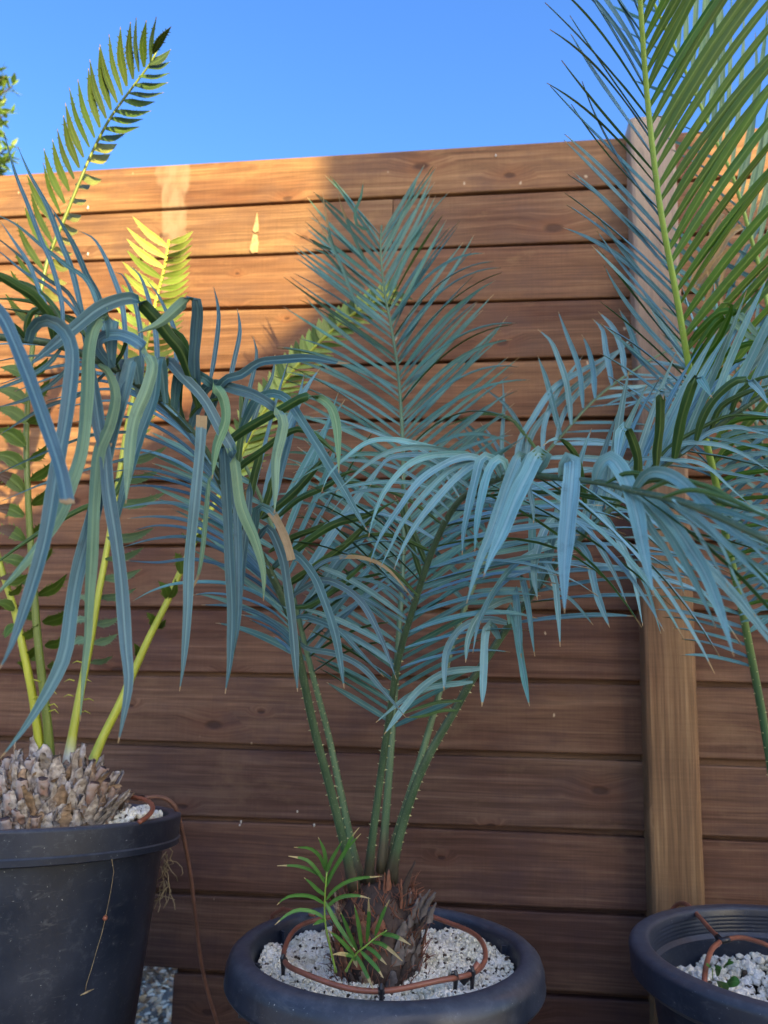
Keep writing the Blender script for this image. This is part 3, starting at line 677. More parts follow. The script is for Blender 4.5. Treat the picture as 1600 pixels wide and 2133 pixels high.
# B: frond arching right, straight at the viewer
fB = Frond(bc, [(768,1840,1.17),(772,1780,1.16),(790,1640,1.15),(810,1500,1.13),(830,1374,1.10),(860,1269,1.06),(890,1175,1.02),(916,1111,.99),(942,1062,.96),(972,1030,.93),(1017,1006,.89),(1060,992,.85),(1112,990,.81),(1169,996,.77),(1225,1002,.73),(1262,1007,.71),(1319,1022,.67),(1375,1034,.64),(1431,1049,.61),(1500,1078,.58),(1610,1130,.54)], .0060, .0024, STEM_DARK, 70, thorn=(.04,.34,34,.0035,75))
b_ = fB.o
heroB = [
 (((1000,1008),(985,960),(940,943),(875,927),(822,916),(770,920),(725,950),(687,987),(670,1025)), .90,.84, 13,0,{}),
 (((1010,1006),(990,965),(930,938),(860,931),(807,942),(762,969),(725,1002),(699,1025)), .90,.83, 13,0,{}),
 (((1010,1006),(985,955),(957,946),(894,950),(845,972),(800,1025),(777,1081),(768,1119)), .89,.80, 15,0,{}),
 (((1025,1002),(1000,960),(975,952),(931,965),(875,1002),(830,1062),(792,1119),(770,1175)), .88,.78, 17,0,{}),
 (((1030,1000),(1000,968),(970,966),(931,984),(875,1040),(837,1092),(811,1145),(791,1186)), .88,.80, 13,0,{}),
 (((1035,998),(1010,968),(984,969),(946,999),(905,1044),(867,1092),(837,1145),(821,1186)), .87,.78, 16,0,{}),
 (((1045,995),(1025,955),(1003,955),(990,1000),(976,1060),(966,1110),(963,1156)), .86,.78, 20,0,{}),
 (((1060,992),(1050,960),(1034,958),(1017,985),(1002,1044),(993,1100),(989,1150)), .85,.77, 20,0,{}),
 (((1075,990),(1095,955),(1080,950),(1055,1010),(1025,1100),(995,1175),(972,1257)), .83,.72, 27,0,{}),
 (((1110,990),(1135,955),(1120,947),(1101,985),(1075,1037),(1045,1112),(1022,1161),(1007,1202)), .81,.68, 37,0,{}),
 (((1100,990),(1118,950),(1105,950),(1085,990),(1060,1050),(1035,1130)), .82,.73, 24,0,{}),
 (((1170,996),(1180,962),(1193,956),(1191,1000),(1184,1075),(1176,1169),(1176,1277)), .77,.66, 40,0,{}),
 (((1240,1002),(1250,972),(1272,955),(1300,992),(1322,1056),(1337,1131),(1349,1187),(1362,1240)), .72,.62, 37,0,{}),
 (((1100,992),(1103,1025),(1109,1056),(1112,1090)), .82,.80, 12,0,{}),
 (((1319,1022),(1350,985),(1397,989),(1450,1030),(1525,1105),(1620,1160)), .67,.55, 28,0,{}),
 (((1300,1016),(1337,1030),(1375,1060),(1412,1105),(1442,1150),(1469,1195),(1499,1270),(1529,1367)), .68,.60, 31,0,{}),
 (((1290,1014),(1330,1034),(1367,1075),(1405,1131),(1442,1199),(1469,1255),(1491,1307)), .69,.63, 19,0,{}),
 (((1290,1014),(1330,1052),(1360,1105),(1390,1150),(1412,1195),(1427,1240)), .70,.66, 17,0,{}),
 (((1375,1034),(1431,1079),(1461,1124),(1487,1169),(1517,1223)), .66,.63, 9,0,{}),
 (((1395,1040),(1450,1075),(1499,1131),(1532,1206),(1574,1285)), .66,.62, 8,0,{}),
 (((1420,1046),(1469,1056),(1525,1097),(1620,1190)), .62,.56, 10,0,{}),
 (((1400,1040),(1460,1080),(1530,1150),(1620,1240)), .62,.56, 12,0,{}),
 (((1380,1036),(1440,1020),(1520,1040),(1620,1090)), .63,.56, 12,180,{}),
 (((1340,1026),(1400,1000),(1480,1015),(1560,1060),(1620,1080)), .66,.58, 14,180,{}),
 (((1319,1022),(1360,1000),(1430,1010),(1500,1045),(1600,1075)), .67,.6, 12,180,{}),
 (((1262,1007),(1310,985),(1380,1000),(1470,1030)), .70,.64, 11,180,{}),
 (((1440,1052),(1500,1060),(1560,1080),(1620,1100)), .61,.55, 14,0,{}),
 (((1360,1030),(1430,1065),(1500,1120),(1560,1165),(1620,1200)), .65,.57, 16,0,{}),
 (((960,1040),(900,950),(819,916),(762,894),(706,875),(646,869)), .95,.97, 8,0,{}),
 (((950,1052),(890,960),(800,905),(730,889),(654,897)), .96,.97, 8,0,{}),
 (((975,1028),(920,975),(837,954),(762,944),(706,954),(650,980),(609,1006)), .93,.92, 11,0,{}),
 (((955,1045),(875,1010),(800,1004),(725,1014),(669,1032),(635,1062)), .95,.93, 10,0,{}),
 (((930,1085),(860,1030),(790,1020),(725,1030),(691,1066)), .97,.95, 9,0,{}),
 (((985,1020),(900,955),(845,948),(810,955),(792,975),(770,1014)), .92,.88, 13,0,{}),
 (((940,1066),(850,985),(760,960),(680,962),(610,985)), .97,1.0, 8,0,{}),
 (((925,1095),(850,1040),(770,1010),(700,1005),(640,1020)), .98,1.0, 9,180,{}),
 (((910,1125),(830,1080),(750,1065),(690,1085),(640,1130)), 1.0,1.0, 10,0,{}),
 (((900,1150),(830,1120),(770,1115),(700,1140)), 1.01,1.0, 11,180,{}),
 (((890,1180),(850,1080),(840,1030),(838,990)), 1.02,1.05, 14,180,{}),
 (((880,1210),(862,1150),(835,1060),(820,1030)), 1.03,1.05, 13,180,{}),
 (((870,1240),(820,1190),(760,1160),(690,1150)), 1.04,1.04, 9,180,{}),
 (((860,1270),(800,1220),(740,1205),(680,1210)), 1.06,1.05, 9,0,{}),
 (((850,1300),(800,1270),(740,1240),(690,1250),(640,1275)), 1.07,1.07, 9,0,{}),
]
for pts, d0, d1, wpx, ang, kw in heroB: H(b_, pts, d0, d1, wpx, ang, 'long', None, tip=.03, **kw)
# far row of B below the stalk
fB.row(.40, .93, 19, (.55,.75,-.5), (-.35,-.2,.85), (60,52), (.20,.24,.17), .0072, bend=(.6,.1,-3.2), curl=1, seg=10, dry=.03)
fB.row(.30, .62, 13, (.9,.35,.0), (-.2,-.6,.7), (62,52), (.16,.20,.22), .0085, bend=(0,0,-2.0), curl=1, seg=10)
fB.row(.28, .48, 9, (-.9,-.1,.1), (.1,-.7,.6), (58,52), (.14,.18,.2), .009, bend=(0,0,-2.2), curl=1, seg=10)

# C: frond rising to the right
fC = Frond(bc, [(815,1835,1.17),(822,1785,1.165),(850,1680,1.16),(890,1580,1.15),(950,1475,1.14),(980,1422,1.13),(1025,1355,1.12),(1062,1299,1.11),(1101,1247,1.10),(1150,1184,1.08),(1202,1127,1.07),(1255,1075,1.06),(1319,1019,1.05),(1375,977,1.04),(1450,921,1.03),(1506,880,1.02),(1600,816,1.0),(1700,760,.98)], .0072, .003, STEM_DARK, 70, thorn=(.04,.36,44,.0038,70))
c_ = fC.o
heroC = [
 (((1040,1330),(1022,1298),(1010,1320),(1007,1375),(1004,1472)), 1.11,1.04, 20,0,None,{}),
 (((1062,1299),(1060,1262),(1074,1300),(1090,1394),(1103,1471)), 1.10,1.02, 17,0,None,{}),
 (((1075,1283),(1074,1228),(1081,1300),(1086,1371)), 1.10,1.04, 17,0,None,{}),
 (((1095,1255),(1088,1200),(1101,1262),(1114,1367)), 1.09,1.03, 15,0,None,{}),
 (((1120,1225),(1160,1085),(1142,1090),(1124,1131),(1112,1187),(1120,1251)), 1.08,1.0, 19,0,None,{}),
 (((1130,1210),(1131,1165),(1154,1206),(1161,1262),(1167,1347)), 1.08,1.0, 15,0,None,{}),
 (((1180,1152),(1202,1131),(1225,1157),(1240,1225),(1255,1270),(1270,1307)), 1.07,1.0, 16,0,None,{}),
 (((1190,1140),(1215,1094),(1255,1150),(1285,1206),(1306,1257)), 1.06,1.0, 12,0,None,{}),
 (((1215,1112),(1235,1060),(1285,1120),(1315,1187),(1339,1304)), 1.06,.99, 14,0,None,{}),
 (((1235,1095),(1262,1075),(1300,1142),(1345,1217),(1377,1320)), 1.05,.99, 11,0,None,{}),
 (((1130,1215),(1184,1244),(1210,1270),(1236,1302)), 1.08,1.05, 8,0,None,{}),
 (((1326,1010),(1330,962),(1321,925),(1307,893),(1296,891),(1289,917),(1285,965)), 1.03,.95, 21,180,3,{}),
 (((1367,975),(1370,930),(1375,887),(1377,812),(1380,812),(1382,832)), 1.0,.95, 21,180,3,{}),
 (((1405,955),(1412,914),(1424,857),(1450,786),(1465,797),(1484,829)), 1.0,.93, 23,180,3,{}),
 (((1450,918),(1461,876),(1484,835),(1525,797),(1555,790),(1581,812),(1602,845)), 1.0,.93, 18,180,4,{}),
 (((1220,1060),(1205,965),(1187,932),(1169,916),(1150,914),(1131,929)), 1.05,.98, 15,180,3,{}),
 (((1340,1000),(1394,932),(1469,887),(1525,865),(1610,868)), 1.03,1.0, 10,180,None,{}),
 (((1290,1040),(1319,962),(1412,959),(1469,970),(1525,1019),(1562,1052)), 1.04,.98, 10,0,None,{}),
 (((1360,985),(1412,928),(1487,925),(1544,944),(1610,985)), 1.03,.98, 11,0,None,{}),
 (((1420,945),(1480,900),(1540,890),(1610,910)), 1.02,.98, 11,0,None,{}),
 (((1480,900),(1500,850),(1550,820),(1610,800)), 1.02,.98, 14,180,None,{}),
 (((1520,870),(1540,820),(1580,790),(1620,780)), 1.02,.98, 14,180,None,{}),
 (((1000,1392),(930,1400),(880,1430),(840,1475),(800,1530)), 1.12,1.07, 16,0,None,{}),
 (((985,1420),(900,1430),(850,1450),(800,1490),(783,1505)), 1.12,1.08, 14,0,None,{}),
 (((1062,1299),(1010,1290),(960,1310),(930,1360),(925,1440)), 1.11,1.06, 16,0,None,{}),
 (((1101,1247),(1050,1250),(1000,1280),(975,1330),(970,1380)), 1.10,1.04, 16,0,None,{}),
 (((962,1460),(915,1462),(870,1475),(830,1490)), 1.13,1.11, 9,180,None,{}),
 (((952,1480),(920,1480),(880,1492),(845,1494)), 1.13,1.11, 8,180,None,{}),
 (((1202,1127),(1140,1140),(1080,1170),(1030,1230),(1000,1300)), 1.07,1.0, 14,0,None,{}),
 (((1150,1184),(1090,1190),(1040,1220),(1000,1290),(985,1360)), 1.08,1.02, 15,0,None,{}),
]
for pts, d0, d1, wpx, ang, fl, kw in heroC: H(c_, pts, d0, d1, wpx, ang, 'broad' if wpx > 15 else 'long', fl, tip=.03, **kw)
fC.row(.50, .97, 15, (-.8,-.15,.75), (.15,-.75,.3), (34,30), (.14,.20,.20), .011, bend=(.4,-.2,-.3), curl=1.2, seg=11)
fC.row(.44, .97, 17, (.55,.2,-.8), (-.4,-.5,.7), (48,42), (.15,.22,.20), .010, bend=(.3,0,-1.6), curl=1.2, seg=11)
fC.row(.60, .98, 12, (-.5,.6,.6), (.2,-.8,.5), (34,28), (.2,.28,.24), .010, bend=(.8,0,-.8), curl=1.2, seg=11)

# D: upright centre frond against the fence
fD = Frond(bc, [(795,1815,1.18),(800,1750,1.18),(815,1550,1.2),(832,1300,1.26),(840,1150,1.32),(840,1000,1.38),(838,900,1.42),(830,780,1.48),(815,680,1.52),(800,600,1.55),(793,520,1.58),(795,470,1.6)], .0062, .0018, STEM_BLUE, 60, thorn=(.04,.3,26,.0035,75))
fD.row(.36, .985, 43, (1,-.05,.05), (.3,-.8,.5), (56,30), (.20,.26,.19), .0072, bend=(1.4,-.1,.1), bend1=(.6,0,1.2), curl=1.8, seg=12, top=TEAL_T, dry=.02)
fD.row(.36, .985, 43, (-1,-.05,.05), (-.3,-.8,.5), (56,30), (.22,.27,.19), .0072, bend=(-1.2,-.1,-1.6), bend1=(-.8,0,.8), curl=1.8, seg=12, top=TEAL_T, dry=.02)
fD.row(.50, .85, 14, (.9,-.5,.2), (-.1,-.6,.8), (62,48), (.2,.26,.2), .008, bend=(1.5,-.3,-3.8), curl=2, seg=12, top=TEAL_T)
for pts in (((760,600),(715,560),(690,500),(678,440),(672,400)), ((745,640),(700,530),(665,465),(640,432)), ((770,560),(740,500),(715,440),(704,402)), ((770,480),(745,470),(740,440),(752,410),(757,375)), ((690,520),(665,510),(650,500),(640,497)), ((720,575),(680,530),(650,518))):
    H(fD.o, pts, 1.53, 1.5, 7, 0, 'long', None, tip=.32 if pts[0][1] in (600,640,560) else .05, top=TEAL_T)

# E: thinner frond leaning right behind
fE = Frond(bc, [(806,1820,1.19),(826,1740,1.19),(870,1600,1.2),(905,1480,1.22),(935,1370,1.25),(955,1300,1.27),(995,1200,1.3),(1050,1070,1.36),(1100,990,1.4),(1180,895,1.45),(1250,822,1.5),(1330,765,1.55),(1400,725,1.6)], .0060, .002, STEM_BLUE, 60, thorn=(.04,.4,34,.0035,75))
for pts, w_, an in ((((1169,906),(1161,880),(1139,794),(1120,741)),13,0),(((1190,885),(1180,800),(1161,742),(1146,709),(1120,686)),14,0),(((1215,850),(1210,787),(1202,750),(1180,694),(1163,649)),12,0),
 (((1240,830),(1236,769),(1225,724),(1212,697)),13,0),(((1275,803),(1270,769),(1262,731),(1255,686),(1234,664)),13,0),(((1305,784),(1300,769),(1296,731),(1277,682),(1246,649)),13,0),(((1338,762),(1322,712),(1307,675),(1289,643)),12,0),
 (((1060,1052),(1045,944),(1049,850),(1047,790)),11,0),(((1090,1000),(1090,925),(1086,895),(1056,846),(1004,805)),10,0),(((1130,952),(1075,912),(1000,854),(1075,812),(1112,775))[0:1]+((1090,900),(1060,870),(1000,862),(925,890)),9,180),
 (((1075,1030),(1082,925),(1112,869),(1150,812),(1187,786),(1262,745),(1322,711)),14,0),(((1090,1005),(1105,910),(1150,850),(1210,794),(1300,722)),14,0),(((1130,952),(1135,880),(1165,810),(1215,740)),12,0),(((1155,925),(1180,850),(1240,780),(1330,690)),12,0),
 (((1040,1090),(1010,1010),(985,940),(935,900)),10,0),(((1020,1130),(990,1060),(940,1000),(880,960)),10,0),(((1050,1070),(1060,990),(1030,920),(1000,880)),10,0)):
    H(fE.o, pts, 1.42, 1.46, w_, an, 'long', None, top=BLUE_T)
fE.row(.50, .99, 16, (.75,0,-.65), (.1,-.9,.5), (46,34), (.18,.24,.18), .0088, bend=(.6,0,-.8), curl=1.4, seg=11)
fE.row(.36, .58, 12, (-1,.05,.2), (.1,-.8,.5), (60,50), (.10,.16,.2), .008, bend=(0,0,-1.4), curl=1.4, seg=10, top=TEAL_T)
fE.row(.36, .58, 12, (1,.05,-.2), (.1,-.8,.5), (60,50), (.10,.16,.2), .008, bend=(0,0,-1.4), curl=1.4, seg=10, top=TEAL_T)

# F: back left frond
fF = Frond(bc, [(752,1835,1.19),(735,1770,1.19),(712,1660,1.2),(684,1530,1.21),(655,1420,1.21),(630,1320,1.21),(605,1220,1.21),(575,1120,1.21),(540,1030,1.21),(500,950,1.2),(455,880,1.19),(405,820,1.18)], .0062, .002, STEM_BLUE, 60, thorn=(.04,.42,40,.0038,40))
fF.row(.42, .80, 12, (.8,0,.2), (-.1,-1,.2), (50,38), (.17,.24,.18), .013, bend=(.3,-.2,-.8), curl=1.4, seg=11)
fF.row(.42, .80, 11, (-.8,.1,-.2), (-.1,-.9,.4), (46,38), (.16,.22,.18), .010, bend=(-.2,0,-1.0), curl=1.4, seg=11, top=TEAL_T)
fF.row(.40, .60, 8, (.9,-.3,.2), (-.3,-.2,.9), (66,60), (.14,.2,.22), .010, bend=(.3,0,-2.5), curl=1.4, seg=11)
# loose filling leaflets low in the centre
fD.row(.17, .46, 22, (1,-.2,.1), (.1,-.8,.6), (62,50), (.12,.19,.24), .0088, bend=(0,0,-.7), curl=1.6, seg=10, top=TEAL_T)
fD.row(.17, .46, 22, (-1,-.2,.1), (.1,-.8,.6), (62,50), (.12,.19,.24), .0088, bend=(0,0,-.7), curl=1.6, seg=10, top=TEAL_T)

# caudex of the central plant: fibrous bulb wrapped in old leaf bases
BARK = simple('fibrous_dark_bark', (.055,.035,.028), .85, 45, .5, .9, .006, col2=(.02,.014,.012))
REDB = simple('reddish_leaf_base', (.20,.070,.035), .7, 60, .5, .6, .003, col2=(.05,.025,.018))
GREYB = simple('grey_leaf_base', (.12,.105,.105), .75, 70, .5, .6, .003, col2=(.05,.045,.045))
TANB = simple('tan_leaf_base', (.36,.25,.16), .8, 110, .45, .8, .004, col2=(.12,.08,.055))
WOOL = simple('woolly_grey_bark', (.52,.47,.42), .95, 90, .4, 1.0, .007, col2=(.12,.085,.065))
def lumpy(name, prof, center, mat, parent, n=40, amp=.05, fr=6, tilt=None):
    V = []; Fc = []; m = len(prof)
    for i, (r, z) in enumerate(prof):
        for j in range(n):
            a = j*2*math.pi/n; rr = r*(1+amp*math.sin(fr*a+i*1.7)+amp*.6*math.sin(fr*2.3*a-i*2.1))
            V.append(center+np.array([rr*math.cos(a), rr*math.sin(a), z]))
    for i in range(m-1):
        for j in range(n):
            k = (j+1) % n; Fc.append((i*n+j, i*n+k, (i+1)*n+k, (i+1)*n+j))
    Fc.append(tuple(range(n-1, -1, -1))); Fc.append(tuple((m-1)*n+j for j in range(n)))
    return obj(name, V, Fc, mat, parent, origin=center)
def scale_leaf(parent, p, out, up, ln, wd, th, mat, curl=.3, name='leaf_base', cutmat=None, splay=.3):
    """thick tapering old leaf base hugging the bulb; optional cut end"""
    n = 7; m = 8; V = []; Fc = []
    jt = rng.normal(0, wd*.045, (n*m, 3)); d = nrm(up+out*splay); q = p.copy(); side = nrm(np.cross(d, out))
    for i in range(n):
        v = i/(n-1)
        w_ = wd*(1-.12*v-(.0 if cutmat else .70*v**1.6)); t_ = th*(1-.25*v-(.0 if cutmat else .5*v))
        o2 = nrm(np.cross(side, d))
        for j in range(m):
            a = 2*math.pi*j/m; V.append(q+side*math.cos(a)*w_*.5*(1+.12*math.sin(i*2.1+j))+o2*math.sin(a)*t_*.5+jt[i*m+j])
        q = q+d*ln/(n-1); d = nrm(d+out*curl/(n-1)+rng.normal(0, .05, 3))
    for i in range(n-1):
        for j in range(m):
            k = (j+1) % m; Fc.append((i*m+j, i*m+k, (i+1)*m+k, (i+1)*m+j))
    mi = [0]*len(Fc); Fc.append(tuple((n-1)*m+j for j in range(m))); mi.append(1 if cutmat else 0)
    return obj(name, V, Fc, [mat, cutmat or mat], parent, mi, origin=p)
potc = np.array([-.144, 1.25, CAMZ-.396])
zs_mid = potc[2]-.029
cc = np.array(P(788, 1965, 1.15)); cc[2] = zs_mid-.02
cau = lumpy('caudex', [(.040,0),(.056,.02),(.062,.045),(.060,.07),(.052,.095),(.036,.12),(.018,.135)], cc, BARK, bc, amp=.06)
cau['label'] = 'dark fibrous base with ragged reddish and grey leaf stubs'
for k in range(64):
    a = k*2.39996; hgt = .0+.095*(k/64); rad = .058*math.sqrt(max(.1, 1-((hgt-.045)/.105)**2))
    out = np.array([math.cos(a), math.sin(a), 0])
    p = cc+out*rad+np.array([0, 0, hgt]); rightness = out[0]
    mat = (GREYB if rightness > .25 else (REDB if rng.random() < .75 else TANB)) if rng.random() < .8 else BARK
    scale_leaf(cau, p, out, np.array([0, 0, 1.]), rng.uniform(.024, .042), rng.uniform(.016, .028), .008, mat, curl=rng.uniform(-.5, .25), splay=rng.uniform(.1,.45))
for k in range(15):   # fibres and sheaths up the stalk bases
    px = rng.uniform(715, 850); p = P(px, rng.uniform(1850, 1900), 1.15+rng.uniform(-.03, .03))
    scale_leaf(cau, p, np.array([rng.uniform(-.5,.5), -.6, 0]), np.array([rng.uniform(-.15,.15), 0, 1.]), rng.uniform(.025,.06), rng.uniform(.005,.012), .004, REDB if rng.random() < .7 else BARK, curl=rng.uniform(-.4,.6), splay=.05, name='bark_sheath')
for (px, py, ln, mt) in ((868,1885,.05,GREYB),(880,1880,.045,GREYB),(893,1885,.03,GREYB),(838,1840,.06,BARK),(860,1900,.05,GREYB)):
    scale_leaf(cau, P(px, py+35, 1.14), np.array([.5,-.5,0]), np.array([.1,0,1.]), ln, .014, .009, mt, curl=.7, splay=.2)

fb = []
for k in range(420):
    a_ = rng.uniform(0, 2*math.pi); h_ = rng.uniform(.0, .13); r_ = .064*math.sqrt(max(.08, 1-((h_-.04)/.12)**2))+rng.uniform(-.002, .006)
    p = cc+np.array([math.cos(a_)*r_, math.sin(a_)*r_, h_]); d = nrm(np.array([math.cos(a_)*.4, math.sin(a_)*.4, 1.])+rng.normal(0, .45, 3)); ln = rng.uniform(.008, .028)
    fb.append(tube_data([p, p+d*ln*.5+rng.normal(0, .0015, 3), p+d*ln+rng.normal(0, .004, 3)], [.0008, .0006, .0002], 4))
v_, f_, _ = join(fb); tag(obj('fibre', v_, f_, REDB, cau), kind='stuff')

# ================================================================ RIGHT PLANT (in the right pot, crown out of frame)
potr = np.array([.478, 1.37, CAMZ-.41])
gc = tag(empty('green_cycad', P(1660, 2040, 1.28)), 'tall cycad in the right-hand pot, frond undersides bright green against the sky', 'cycad')
fG = Frond(gc, [(1655,1990,1.30),(1640,1850,1.28),(1600,1560,1.25),(1550,1290,1.2),(1515,1130,1.18),(1490,1000,1.16),(1466,900,1.15),(1440,790,1.14),(1410,620,1.12),(1375,430,1.1),(1350,220,1.08),(1335,20,1.05),(1328,-150,1.02),(1330,-330,1.0)], .0078, .0030, STEM_MIX, 80, basedry=.52, thorn=(.16,.42,36,.0045,45))
UPR = (1, .35, .05)
fG.row(.50, .97, 37, (1,.30,0), (-.35,.9,.25), (58,29), (.26,.36,.34), .0125, bend=(.9,0,-.1), bend1=(.1,0,-.7), curl=.5, seg=12, top=TEAL_T, bot=GREEN_U, jit=.6, dry=.01)
fG.row(.50, .97, 44, (-.55,.5,0), (.75,-.75,.25), (38,22), (.17,.22,.21), .0075, bend=(-1.4,-.5,1.2), bend1=(-1.6,-.6,.2), curl=3.0, seg=13, top=BLUE_T, bot=BLUE_U, dry=.02)
fG.row(.34, .50, 16, (1,.2,.1), (-.1,-.6,.8), (70,62), (.12,.2,.28), .0095, bend=(.4,0,-1.6), curl=1, seg=11, top=BLUE_T, bot=GREEN_U)
fG.row(.30, .50, 18, (-1,.25,.2), (.2,-.7,.6), (62,52), (.10,.16,.26), .008, bend=(-.2,0,-2.4), curl=1, seg=11, top=BLUE_T, bot=BLUE_U, dry=.02)
for i in range(24):   # lower comb to the right
    y = 905+i*17+rng.uniform(-4, 4); t_ = i/24; x0 = 1466+(y-900)*.195
    H(fG.o, [(x0, y), (x0+50, y-22+10*t_), (x0+100, y-34+30*t_), (1650, y-36+40*t_+rng.uniform(-8, 8))], 1.165, 1.12, 13-6*t_, 180 if i % 3 == 0 else 0, 'long', None, bot=GREEN_U, tip=0)
for pts, fl in ((((1441,790),(1455,752),(1490,715),(1524,640),(1500,630)),None), (((1436,760),(1470,700),(1510,660),(1560,700),(1620,720)),2), (((1446,812),(1480,760),(1520,730),(1560,715),(1620,712)),None), (((1452,835),(1480,800),(1520,760),(1560,745)),None), (((1430,722),(1455,690),(1500,650),(1540,655),(1580,700),(1625,720)),3)):
    H(fG.o, pts, 1.14, 1.05, 16, 180, 'long', fl, top=PALE_U, bot=GREEN_U)
# second, paler frond further right
fH = Frond(gc, [(1700,1990,1.36),(1690,1500,1.42),(1660,1000,1.46),(1600,640,1.5),(1562,487,1.5),(1525,364,1.5),(1487,285,1.5),(1442,180,1.49),(1390,67,1.47),(1345,-30,1.45)], .0075, .0025, STEM_GREEN, 60)
fH.row(.52, .99, 32, (.8,.1,.3), (.25,-.95,.1), (34,30), (.30,.34,.22), .0105, bend=(-.3,0,.5), curl=.6, seg=11, top=PALE_U, bot=GREEN_U, jit=.6)
fH.row(.60, .99, 14, (-.5,.7,.1), (.2,-.8,.5), (40,34), (.14,.16,.14), .008, bend=(0,0,.3), curl=1, seg=10, top=TEAL_T, bot=GREEN_U)
# dark blue fronds further back on the right
fI = Frond(gc, [(1690,2000,1.33),(1680,1500,1.40),(1640,1150,1.45),(1580,900,1.5),(1530,760,1.53),(1500,620,1.56),(1480,520,1.58)], .006, .0022, STEM_BLUE, 50)
fI.row(.42, .99, 20, (.8,0,.3), (.1,-1,.1), (42,30), (.2,.24,.16), .010, bend=(.3,0,-.3), curl=1.2, seg=10, top=BLUE_T)
fI.row(.42, .99, 18, (-.8,0,.1), (-.1,-1,.1), (46,34), (.18,.2,.12), .010, bend=(-.2,0,-.6), curl=1.2, seg=10, top=TEAL_T)
fJ = Frond(gc, [(1700,2000,1.33),(1720,1500,1.33),(1700,1150,1.32),(1640,950,1.31),(1560,850,1.30),(1480,790,1.30),(1400,760,1.31)], .006, .0022, STEM_DARK, 50)
fJ.row(.50, .98, 17, (.2,-.1,1), (.1,-.9,.1), (56,40), (.18,.22,.16), .010, bend=(.5,0,-.4), curl=1.2, seg=10, top=BLUE_T)
fJ.row(.50, .98, 13, (-.1,-.2,-1), (.1,-.9,.3), (56,40), (.16,.2,.16), .010, bend=(0,0,-1), curl=1.2, seg=10, top=BLUE_T)
for pts, w_ in ((((1440,590),(1470,530),(1490,470),(1505,445)),13), (((1450,600),(1490,540),(1520,490),(1545,472)),13), (((1455,600),(1480,560),(1520,520),(1560,500)),14), (((1500,700),(1505,650),(1500,600),(1508,560)),9), (((1520,690),(1515,640),(1530,600)),8), (((1465,640),(1480,600),(1475,560)),9)):
    lf = H(fI.o, pts, 1.52, 1.5, w_, 0, 'cut', None, tip=1.0, fold=.3); lf['label'] = 'dried straw-coloured leaflet'

# fibrous crown at the very edge of the frame
gcau = lumpy('caudex', [(.05,0),(.06,.03),(.055,.07),(.04,.10)], np.array([potr[0]+.085, potr[1]-.02, potr[2]-.07]), BARK, gc, amp=.06)
for k in range(20):
    a = rng.uniform(math.pi*.8, math.pi*1.6); out = np.array([math.cos(a), math.sin(a), 0])
    scale_leaf(gcau, np.array([potr[0]+.085, potr[1]-.02, potr[2]-.065])+out*.06, out, np.array([0,0,1.]), rng.uniform(.05,.09), .008, .004, BARK if k % 3 else GREYB, curl=rng.uniform(-.6,.4), splay=rng.uniform(.1,.5), name='bark_sheath')

# ================================================================ LEFT SPINY CYCAD
potl = P(8, 1694, 1.27)
sc_ = tag(empty('spiny_cycad', P(110, 1720, 1.27)), 'cycad with yellow-green stalks, spiny leaflets and a grey woolly trunk in the left pot', 'cycad')
def spiny(parent, bx, by, tx, ty, d0, d1, w, ang=0, curve=.08, dry=0, teeth=.004, top=None, bot=None, n=12):
    mx, my = (bx+tx)/2, (by+ty)/2; dx, dy = tx-bx, ty-by
    pts = [P(bx, by, d0), P(mx-dy*curve, my+dx*curve, (d0+d1)/2), P(tx, ty, d1)]
    path = spline(np.array(pts), n); T = tangents(path); nor = np.empty_like(path)
    aa = ang+rng.uniform(-18, 18)
    for i in range(n):
        c = nrm(CAMP-path[i]); c = nrm(c-T[i]*c.dot(T[i])); q = RAD(aa); nor[i] = c*math.cos(q)+np.cross(T[i], c)*math.sin(q)
    v = np.linspace(0, 1, n); wd = w*d0/F*wprof('lance', v)
    dr = np.clip((v-(1-dry))/.06, 0, 1) if dry else np.where(v > .96, .9, 0)
    th = [(i, s, teeth*rng.uniform(.6, 1.3)) for i in range(2, n-2) for s in (-1, 1) if rng.random() < .6]
    return ribbon('leaflet', path, nor, np.maximum(wd, .0006), top or SPINY_T, bot or SPINY_U, parent, dr, .10, teeth=th)
fL1 = Frond(sc_, [(105,1640,1.30),(101,1531,1.30),(84,1381,1.31),(75,1287,1.32),(64,1131,1.34),(58,1019,1.35),(55,900,1.37),(64,760,1.39),(80,640,1.41),(100,540,1.43),(135,454,1.44),(169,371,1.45),(195,311,1.46),(229,247,1.46),(270,190,1.47),(311,135,1.47),(330,100,1.47)], .0078, .0017, STEM_OLIVE, 80, basedry=.03)
L1l = [((284,36),(289,150)),((272,45),(277,165)),((251,56),(264,180)),((227,71),(255,199)),((208,92),(244,214)),((207,98),(231,229)),((187,124),(221,247)),((184,142),(208,266)),((162,165),(197,287)),((144,182),(186,307)),((136,214),(174,328)),((132,240),(165,350)),((119,268),(154,373)),((109,290),(144,398)),((91,309),(135,424)),((90,339),(126,446)),((55,362),(118,470)),((63,397),(109,506)),((50,428),(104,525)),((34,461),(90,562)),((305,42),(300,140)),((326,35),(313,130)),((357,55),(318,112)),((28,520),(84,600)),((20,560),(78,640)),((10,610),(70,680)),((5,660),(66,720))]
for (tx, ty), (bx, by) in L1l: spiny(fL1.o, bx, by, tx, ty, 1.42, 1.38, 17, rng.choice([25, 40]), -.05, teeth=.0035, top=SPINY_D)
